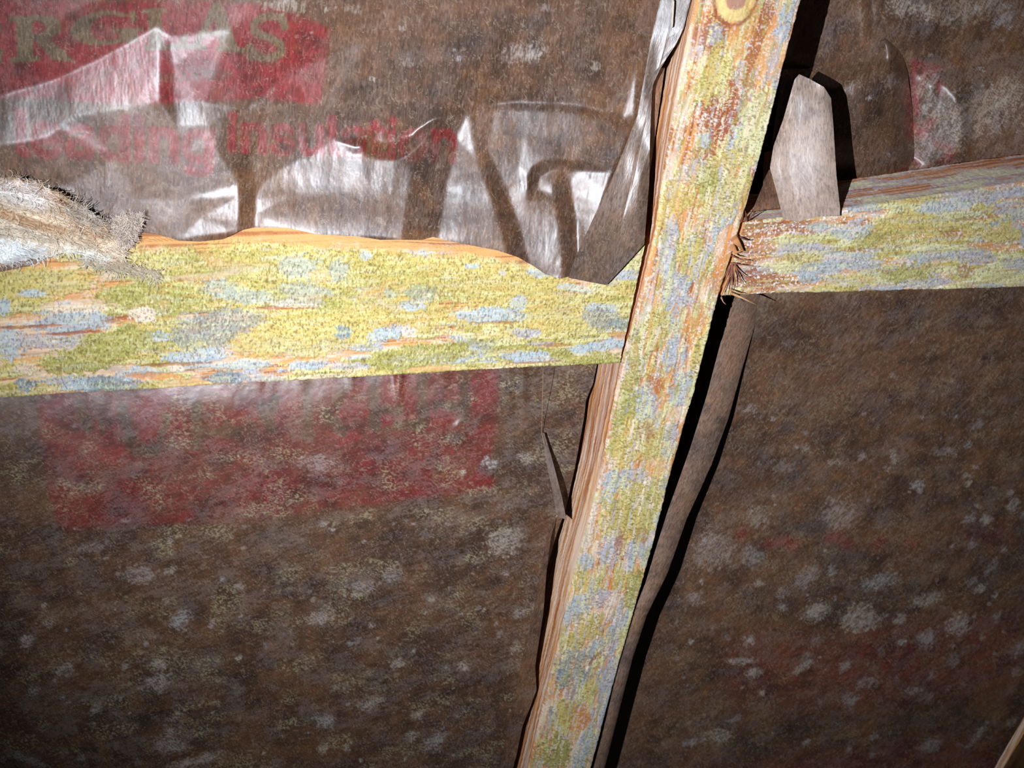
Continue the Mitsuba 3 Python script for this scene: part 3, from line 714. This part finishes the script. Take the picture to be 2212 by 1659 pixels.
labels[A_KEY] = {'label': 'insulation batt above the left board, its creased brown paper printed with large red lettering', 'category': 'insulation'}

# ================================================================== INSULATION, LOWER LEFT
B_KEY = 'insulation_batt_001'
labels[B_KEY] = {'label': 'insulation batt below the left board, brown paper with a dark red printed band', 'category': 'insulation'}
L_TOP = [(-90, 740), (600, 740), (1296, 735)]
L_RIGHT = [(1296, 735), (1290, 785), (1281, 830), (1266, 865), (1262, 900), (1242, 1010), (1222, 1100), (1200, 1160), (1178, 1240), (1150, 1400), (1118, 1540), (1085, 1659), (1060, 1750)]
L_BOT = [(-90, 1750), (1060, 1750)]
PL = coons(L_TOP, L_BOT, [(-90, 740), (-90, 1750)], L_RIGHT, 575, 445)
PL = widen(PL, left=8)
wL = relief(PL, [(-90, 740, -37), (600, 740, -37), (1296, 735, -26), (-90, 865, -29.4), (300, 850, -30), (600, 835, -30), (900, 815, -30), (1100, 805, -27.5), (1250, 860, -25), (-90, 915, -26.6), (150, 880, -28.2), (300, 905, -26.6), (450, 870, -27.6), (600, 890, -26.2), (750, 850, -27.8), (900, 870, -26.4), (1100, 870, -25.2), (0, 960, -24.2), (300, 950, -24.4), (620, 935, -24.2), (900, 920, -24.2), (300, 1020, -22.3), (800, 985, -22.5), (-90, 1030, -22), (0, 1150, -19), (500, 1130, -20), (1000, 1040, -21), (1120, 980, -22), (300, 1250, -18), (800, 1250, -18.5), (-90, 1400, -17), (300, 1500, -17), (700, 1450, -17), (1000, 1400, -18), (1060, 1600, -19), (600, 1700, -17), (-90, 1750, -18), (1060, 1750, -20), (1240, 1010, -23), (1180, 1240, -21), (1150, 1400, -21), (1118, 1540, -21)],
            [[(900, 1130, -19.8), (1050, 1100, -20.5), (1190, 1035, -22)], [(960, 1150, -17.5), (1080, 1120, -18), (1195, 1065, -19.5)], [(1000, 1200, -20), (1100, 1180, -20.5), (1190, 1130, -21.5)]], 6.0)
for x0, dy, amp in ((655, 60, 1.0), (862, 95, 1.6), (1100, 120, 1.4), (1130, 150, 1.8), (560, 60, .8), (760, 70, .8), (960, 60, .7), (330, 50, .6)):
    wL += amp * np.exp(-((PL[..., 0] - x0) / 9) ** 2) * sst(800 + dy, 790, PL[..., 1])
wL += 0.8 * np.exp(-(((PL[..., 0] - 985) + 0.6 * (PL[..., 1] - 925)) / 10) ** 2 - ((PL[..., 1] - 922) / 14) ** 2)
QL = mm(PL[..., 0], PL[..., 1])
bandL = Polygon([(72, 760), (1082, 760), (1078, 860), (1068, 940), (1046, 1062), (900, 1078), (780, 1092), (560, 1122), (300, 1135), (130, 1150), (108, 1080), (88, 960)])
kn = bars([[(665, 815), (665, 950)], [(806, 812), (808, 930)], [(806, 922), (850, 918), (912, 918)], [(912, 805), (914, 925)], [(1003, 800), (1003, 915)], [(935, 878), (1003, 876)], [(820, 890), (860, 886), (900, 880)],
           [(170, 860), (178, 890), (196, 935)], [(225, 905), (236, 985)], [(262, 872), (285, 975)], [(285, 975), (340, 970)], [(332, 975), (362, 892)], [(426, 865), (426, 972)], [(500, 915), (470, 940)], [(560, 870), (590, 935)], [(598, 850), (575, 925)], [(700, 890), (745, 940)], [(752, 820), (722, 880)], [(426, 930), (520, 935)]], 24)
redL = printed(QL, [bandL], 2.5) * (1 - 0.95 * printed(QL, kn, 1.2))
redL *= 0.42 + 0.30 * sst(0.35, 0.62, f2(QL[..., 0] * .10, QL[..., 1] * .14, 4, 41))
for cx, cy, rx, ry in ((588, 1060, 24, 46), (955, 900, 28, 18), (1040, 1040, 28, 22), (836, 908, 14, 14), (885, 880, 14, 26), (1055, 830, 20, 40), (320, 900, 30, 60), (245, 960, 26, 50)):
    near, m = Patches(QL).ellipse(cx, cy, rx, ry, 0, 0.4, 0.6)
    redL[near] = np.maximum(redL[near], 0.85 * m)
sheet(B_KEY + '__paper_facing', PL, wL, seed=21, deg=20, tone=0.80, mould=0.7, crystals=0.55, red=redL, wrinkle=0.32, wr_deg=78,
      spots=[(1057, 1000, 16, 12, 0, .9), (1000, 1020, 8, 5, 0, .9), (1135, 990, 16, 10, 0, .6), (680, 1000, 40, 16, 0, .5), (1090, 1170, 36, 26, -20, .7), (390, 1340, 24, 16, -20, .8), (58, 1385, 12, 14, 0, 1.0), (140, 1445, 20, 14, 0, .7), (345, 1435, 16, 11, 0, .7), (270, 1440, 10, 8, 0, .7), (340, 1475, 30, 18, -10, .8), (690, 1335, 24, 14, -20, .7), (785, 1270, 26, 16, -20, .6), (850, 1240, 20, 14, -20, .6), (860, 1430, 16, 10, 0, .6), (700, 1555, 20, 14, 0, .7), (940, 1600, 26, 16, -40, .7), (370, 1580, 18, 12, 0, .7), (370, 1612, 30, 12, 0, .8), (800, 1520, 26, 10, -20, .6), (300, 1245, 36, 18, 0, .6), (200, 1180, 40, 10, -10, .4), (1000, 1440, 14, 8, 0, .6), (1120, 1325, 16, 10, -20, .6), (60, 1640, 50, 8, 20, .7), (420, 1645, 60, 10, -15, .7), (1065, 880, 10, 70, 0, .0)],
      n_random=130, box_=(-60, 1120, 1120, 1680), label='brown paper sheet with a dark red printed band at its top')
# torn lip of the paper, curled away from the sheet
PT = coons([(1170, 935), (1176, 935)], [(1202, 1112), (1224, 1124)], [(1170, 935), (1180, 1000), (1193, 1060), (1202, 1112)], [(1176, 935), (1195, 1000), (1213, 1070), (1224, 1124)], 14, 70)
wT = -21 + 11 * sst(935, 1060, PT[..., 1]) + 3 * np.linspace(0, 1, 14)[None]
sheet(B_KEY + '__torn_lip', PT, wT, seed=23, deg=75, tone=1.7, mould=1.0, pale=0.5, wrinkle=0.05, label='small torn curl of paper standing off the sheet')
E_L = [(1195, 1118), (1178, 1180), (1165, 1250), (1150, 1330), (1128, 1420), (1108, 1510), (1092, 1590), (1075, 1659), (1050, 1750)]
E_R = [(1204, 1112), (1190, 1160), (1181, 1230), (1174, 1320), (1162, 1400), (1156, 1440), (1159, 1490), (1148, 1520), (1128, 1570), (1116, 1630), (1108, 1659), (1080, 1750)]
PE = coons([E_L[0], E_R[0]], [E_L[-1], E_R[-1]], E_L, E_R, 30, 320)
wE = -21.5 + 14 * np.linspace(0, 1, 30)[None] ** 0.8 * sst(1100, 1200, PE[..., 1])
sheet(B_KEY + '__side_flange', PE, wE, seed=25, deg=75, tone=1.05, mould=0.6, wrinkle=0.05, label='narrow curled paper edge beside the rafter')
core(B_KEY + '__wool_core', [(-90, 760), (1240, 760), (1030, 1740), (-90, 1740)], -36, -95)

# ================================================================== INSULATION, UPPER RIGHT
C_KEY = 'insulation_batt_002'
labels[C_KEY] = {'label': 'insulation batt above the right board, its paper bulging beside a folded tan flap', 'category': 'insulation'}
PU = coons([(1700, -110), (2330, -110)], [(1600, 480), (1830, 430), (1960, 376), (2063, 352), (2212, 338), (2330, 325)], [(1700, -110), (1600, 480)], [(2330, -110), (2330, 325)], 296, 256)
PU = widen(PU, right=6)
wU = relief(PU, [(1700, -110, -62), (1850, -110, -58), (2330, -110, -46), (1700, 120, -66), (1600, 480, -66), (1800, 300, -68), (1900, 300, -68), (1960, 60, -51), (2100, 40, -48), (2200, 100, -50), (2330, 80, -48), (2330, 325, -34), (2250, 250, -39), (2110, 330, -44), (2000, 360, -50), (1985, 250, -54), (1975, 150, -57), (2040, 330, -46), (2020, 250, -49)],
            [[(1850, -60, -60), (1862, 20, -60), (1866, 95, -60)], [(1872, -60, -54), (1884, 20, -53), (1888, 70, -53)], [(1985, 165, -56), (2030, 150, -55), (2120, 130, -54), (2212, 106, -53), (2330, 80, -52)], [(2010, 185, -50), (2120, 160, -48), (2330, 110, -46)], [(2068, 215, -43), (2078, 270, -42), (2070, 335, -43)], [(2098, 215, -47), (2104, 270, -47), (2090, 335, -45)]], 2.5)
QU = mm(PU[..., 0], PU[..., 1])
rz = bars([[(1965, 132), (2000, 140), (2035, 150)], [(1978, 140), (1972, 200), (1980, 250)], [(2000, 150), (1990, 190), (1975, 230), (1990, 245)], [(2010, 150), (2030, 190), (2028, 205)], [(1970, 265), (1985, 290), (2020, 255)], [(2000, 262), (2000, 290), (1985, 300)], [(1970, 330), (1990, 365)], [(2010, 305), (2050, 320), (2055, 335), (2030, 348)], [(2035, 350), (2055, 340)]], 13)
redU = printed(QU, rz, 2.0) * 0.85
sheet(C_KEY + '__paper_facing', PU, wU, seed=31, deg=75, tone=1.0, mould=0.8, red=redU, wrinkle=0.45, wr_deg=75, spots=[(2110, 240, 90, 40, -12, .5), (2040, 300, 40, 40, 0, .45), (2180, 200, 40, 30, -12, .4), (2090, 20, 90, 30, -10, .35), (2170, 40, 26, 10, -30, .6), (2110, 20, 10, 6, -20, .6), (2180, 60, 8, 5, -30, .6), (1950, 10, 30, 20, -30, .7), (2000, 20, 20, 14, 0, .5), (2070, 280, 14, 34, 0, .6), (2150, 280, 10, 10, 0, .6), (2000, 200, 14, 40, 0, .5), (1990, 320, 20, 40, 0, .5), (2172, 15, 4, 8, -30, .8)], n_random=20, box_=(1990, -20, 2212, 330), label='brown paper sheet with smeared red print')
S_T = [(1690, 150), (1745, 148), (1790, 128), (1843, 105), (1880, 94), (1918, 84), (1926, 82)]
S_R = [(1926, 82), (1938, 96), (1950, 118), (1961, 160), (1970, 236), (1975, 300), (1974, 340), (1968, 376)]
S_B = [(1640, 500), (1740, 470), (1830, 432), (1902, 396), (1940, 388), (1968, 376)]
PS = coons(S_T, S_B, [(1690, 150), (1640, 500)], S_R, 170, 180)
wS = relief(PS, [(1690, 150, -58), (1640, 500, -54), (1690, 180, -62), (1790, 128, -68), (1843, 105, -66), (1880, 94, -62), (1810, 195, -50), (1860, 165, -49), (1920, 86, -54), (1820, 430, -42), (1740, 470, -46), (1800, 300, -43.5), (1870, 200, -46.5), (1860, 300, -45), (1880, 390, -43)],
            [[(1915, 90, -51.5), (1925, 150, -49), (1935, 250, -48), (1940, 330, -47), (1935, 384, -45)], [(1926, 82, -55), (1950, 118, -56), (1961, 160, -57), (1970, 236, -57), (1975, 300, -56), (1968, 376, -53)]], 4.0)
QS = mm(PS[..., 0], PS[..., 1])
redS = printed(QS, bars([[(1905, 388), (1935, 378), (1960, 360)], [(1958, 180), (1966, 300)]], 14), 2.5) * 0.7
sheet(C_KEY + '__side_fold', PS, wS, seed=33, deg=85, tone=0.75, mould=0.4, red=redS, wrinkle=0.35, spots=[(1877, 213, 5, 5, 0, .9), (1920, 335, 4, 4, 0, .8), (1838, 190, 6, 14, 0, .5), (1780, 110, 6, 20, 10, .5), (1925, 175, 14, 16, 0, .4)], label='dark bulging fold of brown paper')
# the upright flap beside the rafter
P_T = [(1716, 172), (1726, 160), (1748, 170), (1780, 188), (1795, 212)]
P_R = [(1795, 212), (1800, 270), (1807, 380), (1815, 452), (1814, 467)]
P_B = [(1691, 473), (1725, 478), (1767, 468), (1814, 467)]
P_L = [(1716, 172), (1692, 257), (1671, 315), (1663, 362), (1680, 425), (1691, 473)]
PP = coons(P_T, P_B, P_L, P_R, 75, 160)
wP = relief(PP, [(1716, 172, -22), (1726, 160, -25), (1748, 170, -22), (1691, 473, 1.2), (1814, 467, 3.5), (1767, 468, 2.5), (1700, 300, -13.5), (1663, 362, -13), (1680, 425, -6)], [[(1722, 182, -19), (1755, 192, -16), (1772, 205, -14), (1788, 222, -13)], [(1788, 222, -13), (1795, 300, -7.5), (1803, 400, -0.5)], [(1795, 212, -17), (1801, 270, -11), (1808, 380, -3.5), (1815, 450, 2)]], 9.0)
sheet(C_KEY + '__paper_flap', PP, wP, seed=35, deg=100, tone=3.4, mould=0.5, pale=0.75, wrinkle=0.10, label='pale tan paper flap folded over the board')
PB = coons([(1650, 330), (1690, 320)], [(1624, 457), (1700, 447)], [(1650, 330), (1648, 400), (1624, 457)], [(1690, 320), (1692, 400), (1700, 447)], 34, 70)
wB = -31 + 22 * sst(330, 462, PB[..., 1])
sheet(C_KEY + '__flap_backing', PB, wB, seed=37, deg=95, tone=1.5, mould=0.2, wrinkle=0.08, label='tan paper layer behind the flap')
core(C_KEY + '__wool_core', [(1690, -90), (2320, -90), (2320, 300), (1720, 380)], -76, -98)

# ================================================================== INSULATION, LOWER RIGHT
D_KEY = 'insulation_batt_003'
labels[D_KEY] = {'label': 'insulation batt below the right board, dark brown paper speckled with pale mould', 'category': 'insulation'}
PD = coons([(1590, 590), (2330, 570)], [(1250, 1760), (2330, 1760)], [(1590, 590), (1580, 700), (1540, 850), (1480, 1020), (1420, 1180), (1370, 1320), (1330, 1450), (1290, 1600), (1250, 1760)], [(2330, 570), (2330, 1760)], 455, 515)
PD = widen(PD, right=6)
wD = relief(PD, [(1590, 590, -42), (2330, 570, -42), (1620, 660, -38), (2000, 650, -38.5), (2330, 640, -38), (1700, 800, -38), (2000, 800, -37), (2330, 800, -37), (1540, 850, -38), (1480, 1020, -39), (1650, 950, -37), (1900, 1000, -38), (2200, 1000, -37), (1420, 1180, -39), (1600, 1200, -36.5), (1900, 1250, -38.5), (2330, 1200, -39), (1370, 1320, -39), (1550, 1400, -37), (1800, 1450, -38), (2100, 1400, -39), (1330, 1450, -39), (1290, 1600, -39), (1250, 1760, -39), (1600, 1700, -38), (2330, 1760, -42), (2000, 1650, -40)], [], 8.0)
QD = mm(PD[..., 0], PD[..., 1])
redD = 0.75 * printed(QD, bars([[(1590, 1170), (1612, 1140)], [(1650, 1180), (1690, 1165), (1725, 1180)], [(1700, 1165), (1715, 1190)], [(1780, 1170), (1800, 1155), (1840, 1180)], [(1890, 1180), (1910, 1160)], [(1960, 1165), (1980, 1180)]], 16), 3)
redD = np.maximum(redD, 0.45 * printed(QD, [Polygon([(1555, 1385), (1760, 1360), (1770, 1400), (1700, 1425), (1555, 1420)]), Polygon([(1560, 1440), (2000, 1330), (2212, 1330), (2212, 1480), (1900, 1520), (1600, 1520)]), Polygon([(1420, 1700), (1800, 1620), (2100, 1590), (2300, 1700)]), Polygon([(2080, 1130), (2180, 1120), (2180, 1160), (2080, 1170)])], 8) * (0.4 + 0.6 * f2(QD[..., 0] * .1, QD[..., 1] * .1, 3, 55)))
sheet(D_KEY + '__paper_facing', PD, wD, seed=41, deg=55, tone=0.95, mould=0.6, crystals=0.25, red=redD, wrinkle=0.40, wr_deg=50,
      spots=[(1765, 1320, 30, 18, -25, .8), (1855, 1335, 34, 24, -25, .8), (1880, 1345, 30, 10, -25, .7), (1900, 1255, 36, 14, -15, .8), (2000, 1295, 34, 12, -15, .7), (2068, 1350, 24, 20, -40, .9), (2000, 1378, 22, 16, -35, .9), (1948, 1390, 10, 6, -30, .8), (2140, 1225, 24, 6, -55, .7), (2118, 1270, 14, 8, -40, .8), (2150, 1285, 10, 5, -60, .8), (2105, 1330, 10, 4, -60, .7), (2200, 1400, 20, 12, -40, .8), (1870, 1475, 26, 10, -15, .7), (1838, 1512, 18, 12, -20, .7), (1975, 1490, 22, 7, -15, .7), (2010, 1460, 10, 6, -30, .6), (2060, 1425, 14, 10, -50, .5), (1600, 1428, 30, 8, 0, .8), (1630, 1452, 16, 10, -15, .8), (1735, 1440, 24, 8, -35, .7), (1825, 1440, 16, 8, -35, .6), (1555, 1590, 26, 12, -5, .7), (1490, 1605, 16, 8, -20, .7), (1585, 1555, 20, 6, -25, .6), (1890, 1592, 12, 5, -25, .8), (2010, 1610, 20, 14, -30, .7), (2110, 1590, 30, 6, -50, .7), (2185, 1560, 12, 8, -40, .6), (2072, 1608, 8, 6, 0, .6), (2100, 1175, 10, 8, -30, .7), (2095, 1120, 14, 8, -20, .7), (1812, 1110, 30, 30, -20, .6), (1640, 1115, 26, 20, 0, .5), (1740, 1250, 30, 16, -30, .6), (1690, 1280, 14, 10, 0, .6), (1690, 1310, 10, 8, 0, .7), (1625, 1200, 22, 22, 0, .5), (1540, 1190, 40, 34, 0, .5), (1500, 1290, 16, 14, 0, .6), (1690, 1010, 20, 14, -20, .3), (1740, 970, 10, 10, 0, .5), (1647, 1498, 5, 6, 0, 1.0), (1740, 935, 5, 5, 0, .6), (2040, 975, 30, 8, -10, .5), (1930, 990, 8, 16, 0, .5), (2190, 1090, 10, 16, 0, .5), (1930, 815, 8, 8, 0, .4)],
      n_random=120, box_=(1460, 880, 2212, 1640), label='dark brown paper sheet speckled with pale mould')
G_L = [(1596, 600), (1580, 652), (1567, 700), (1527, 852), (1490, 970), (1442, 1105), (1416, 1186), (1394, 1260), (1370, 1320), (1350, 1390), (1336, 1440), (1326, 1480), (1300, 1590), (1276, 1680), (1250, 1760)]
G_R = [(1652, 590), (1642, 640), (1631, 700), (1597, 818), (1574, 902), (1537, 1004), (1483, 1122), (1442, 1238), (1397, 1329), (1367, 1420), (1347, 1497), (1323, 1592), (1306, 1659), (1276, 1760)]
PG = coons([G_L[0], G_R[0]], [G_L[-1], G_R[-1]], G_L, G_R, 46, 480)
fr = np.interp(PG[..., 1], [600, 660, 760, 900, 1060, 1200, 1316, 1400, 1760], [-39, -38, -32, -24, -16, -8, -3, -2.5, -3])
fl = np.interp(PG[..., 1], [600, 660, 760, 900, 1060, 1200, 1316, 1400, 1760], [-38, -36, -31, -23, -15, -8, -3.5, -3, -3])
a = np.linspace(0, 1, 46)[None]
wG = gaussian_filter(fl * (1 - a) + fr * a, 4) + 0.8 * np.sin(a * 3.1) - 1.2 * a ** 8
sheet(D_KEY + '__side_flange', PG, wG, seed=45, deg=70, tone=1.55, mould=0.5, pale=0.3, wrinkle=0.15, wr_deg=75, label='narrow plain paper flange running beside the rafter')
# the flange's return down to the sheet
e = PG[:, -1]
Xe = at(e[:, 0], e[:, 1], wG[:, -1])
ret = np.stack([Xe, Xe - N * (np.maximum(wG[:, -1] + 42, 1) / 1000)[:, None] - U * 0.004], 1)
entry(D_KEY + '__flange_return', (ret.reshape(-1, 3), quads(480, 2)), 'mat_paper', True, np.tile(lin(96, 70, 52), (960, 1)), label='underside of the folded flange')
core(D_KEY + '__wool_core', [(1600, 640), (2320, 620), (2320, 1740), (1290, 1740)], -56, -96)

# ================================================================== GLASS WOOL
W_T = [(-60, 388), (0, 386), (40, 384), (80, 394), (118, 414), (150, 430), (185, 450), (210, 468), (228, 486), (248, 506)]
W_B = [(-60, 575), (0, 573), (60, 568), (100, 556), (135, 546), (165, 546), (200, 558), (230, 570), (262, 574)]
W_L = [(-60, 388), (-60, 575)]
W_R = [(248, 506), (262, 530), (268, 555), (262, 574)]
PW = coons(W_T, W_B, W_L, W_R, 250, 130)
ww = relief(PW, [(-60, 388, 0), (0, 386, 0), (80, 394, 1), (-60, 575, 1), (0, 573, 1), (100, 556, 1.5), (262, 574, 1.5), (200, 560, 2), (248, 506, 4), (272, 548, 2.5), (150, 520, 9), (60, 540, 11), (-60, 540, 12), (160, 470, 9), (215, 505, 8)],
            [[(-60, 412, 13), (30, 416, 14), (90, 430, 13), (150, 452, 10), (210, 490, 8)], [(-60, 452, 4), (40, 456, 4), (110, 474, 3.5), (160, 486, 4), (215, 520, 4)], [(-60, 482, 9), (60, 492, 10), (120, 507, 10), (190, 524, 7), (240, 550, 4)], [(-60, 515, 6), (40, 520, 6), (110, 534, 5)], [(140, 551, 9), (200, 556, 6), (255, 572, 3)]], 2.2)
QW = mm(PW[..., 0], PW[..., 1])
u, v = rot(QW, -22)
st = f2(u * 0.12, v * 0.9, 4, 3)
rim = np.minimum(np.linspace(0, 1, 250)[None] * 12, 12 - 12 * np.linspace(0, 1, 250)[None])
ww = ww + 3.2 * (st - 0.5) + 2.4 * (f2(QW[..., 0] * .4, QW[..., 1] * .4, 4, 8) - .5)
cw = np.empty(QW.shape[:-1] + (3,))
cw[:] = lin(206, 192, 172)
put(cw, lin(176, 142, 106), 0.8 * sst(0.42, 0.62, f2(u * 0.05, v * 0.28, 3, 12)))
PWt = Patches(QW)
PWt.lay(cw, lin(240, 228, 220), 50, 418, 70, 26, 12, k=.9, edge=.6)
PWt.lay(cw, lin(232, 236, 236), 20, 548, 90, 26, 4, k=.95, edge=.6)
PWt.lay(cw, lin(230, 230, 220), 190, 552, 60, 9, 12, k=.8, edge=.6)
PWt.lay(cw, lin(166, 160, 152), 190, 470, 50, 24, 35, k=.6, edge=.6)
PWt.lay(cw, lin(190, 176, 150), 290, 575, 46, 14, 8, k=.8, edge=.6)
cw *= (0.80 + 0.5 * n2(u * 1.1, v * 3.5, 5))[..., None]
XW = at(PW[..., 0], PW[..., 1], ww)
entry('glass_wool_tuft__clump', (XW.reshape(-1, 3), quads(*PW.shape[:2])), 'mat_wool', True, np.clip(cw, 0, .9).reshape(-1, 3))
labels['glass_wool_tuft'] = {'label': 'tuft of white and tan glass wool spilling over the left end of the mouldy board', 'category': 'glass wool'}
# the dusty end of the tuft, matted grey
PK = coons([(226, 484), (246, 476), (275, 464), (304, 461)], [(258, 524), (270, 534), (284, 530), (292, 512)], [(226, 484), (240, 500), (258, 524)], [(304, 461), (306, 482), (292, 512)], 60, 50)
wK = 4.5 + 4 * np.sin(np.linspace(0, 3.14, 60))[None] * np.sin(np.linspace(0, 3.14, 50))[:, None] + 2.4 * (f2(PK[..., 0] * .06, PK[..., 1] * .06, 4, 8) - .5)
ck = lin(142, 130, 120) * (0.6 + 0.9 * f2(PK[..., 0] * .12, PK[..., 1] * .12, 4, 18))[..., None]
entry('glass_wool_tuft__dusty_end', (at(PK[..., 0], PK[..., 1], wK).reshape(-1, 3), quads(50, 60)), 'mat_wool', True, ck.reshape(-1, 3), label='dusty grey matted end')


def strands(grids, seed, n_of):
    rng = np.random.default_rng(seed)
    parts = []
    for (PG_, w_, c_), count, spread, length, edge in grids:
        ny, nx = w_.shape
        for k in range(count):
            i, j = rng.integers(0, ny), rng.integers(0, nx)
            if rng.random() < edge:
                i, j = ((0, j), (i, nx - 1), (ny - 1, j))[rng.integers(0, 3)]
            ln = rng.uniform(*length)
            ang = math.radians(rng.normal(22, spread))
            bend = rng.normal(0, 0.45)
            n = 7
            q = np.cumsum(np.stack([np.cos(ang + bend * np.arange(n) / 2), np.sin(ang + bend * np.arange(n) / 2)], -1) * ln / n, axis=0) - ln / 2 * np.array([math.cos(ang), math.sin(ang)])
            w = w_[i, j] + rng.uniform(0, 1.8) * np.sin(np.linspace(0, 3.1, n)) + 0.4
            X = at(PG_[i, j, 0] + q[:, 0], PG_[i, j, 1] + q[:, 1], w)
            d = np.gradient(X, axis=0); d /= np.linalg.norm(d, axis=1)[:, None]
            aa = np.cross(d, N); bb = np.cross(aa, d)
            r = rng.uniform(0.04, 0.11) / 1000
            ring = np.stack([X + r * (aa * math.cos(t) + bb * math.sin(t)) for t in np.arange(4) * 2 * math.pi / 3], 1)
            parts.append((ring, quads(n, 4), np.clip(c_[i, j] * rng.uniform(.8, 1.35) + 0.03, 0, .9)))
    return join(parts)


PZ = coons([(190, 552), (262, 568), (345, 588)], [(170, 566), (250, 590), (340, 606)], [(190, 552), (170, 566)], [(345, 588), (340, 606)], 60, 14)
wZ = np.full(PZ.shape[:2], 1.4)
cz = np.tile(lin(188, 176, 156), PZ.shape[:2] + (1,))
mesh, col = strands([((PZ, wZ, cz), 420, 24, (10, 40), .1), ((PW, ww, cw), 2200, 30, (8, 36), .28), ((PK, wK, np.clip(ck * 1.9, 0, .8)), 700, 90, (8, 26), .35)], 5, 0)
entry('glass_wool_tuft__loose_fibres', mesh, 'mat_wool', True, col, kind='stuff', label='fine loose glass fibres')

# ================================================================== SMALL THINGS
# staple in the flange near the top
st_px = [(1455, 2, -5.2), (1455, 3, -3.6), (1453.5, 30, -3.4), (1452, 57, -3.6), (1452, 58, -5.2)]
def wire(path, r, n=40, sides=6):
    p = resample(np.asarray(path, float), n)
    X = at(p[:, 0], p[:, 1], p[:, 2])
    d = np.gradient(X, axis=0); d /= np.linalg.norm(d, axis=1)[:, None]
    aa = np.cross(d, U + 0.3 * N); aa /= np.linalg.norm(aa, axis=1)[:, None]
    bb = np.cross(aa, d)
    ring = np.stack([X + r / 1000 * (aa * math.cos(t) + bb * math.sin(t)) for t in np.arange(sides + 1) * 2 * math.pi / sides], 1)
    return ring.reshape(-1, 3), quads(n, sides + 1)


v_, f_ = wire(st_px, 0.35)
entry('staple', (v_, f_), 'mat_wool', True, np.tile(lin(214, 200, 180), (len(v_), 1)), label='small pale staple in the paper flange near the top of the rafter', category='staple')
v_, f_ = wire([(1173, 800, -1.5), (1172, 850, -8), (1171, 900, -16), (1170, 935, -20), (1176, 960, -18)], 0.10)
entry('hanging_fibre', (v_, f_), 'mat_wool', True, np.tile(lin(190, 150, 110), (len(v_), 1)), label='thin brown fibre hanging from the left board down to the torn paper curl', category='fibre')
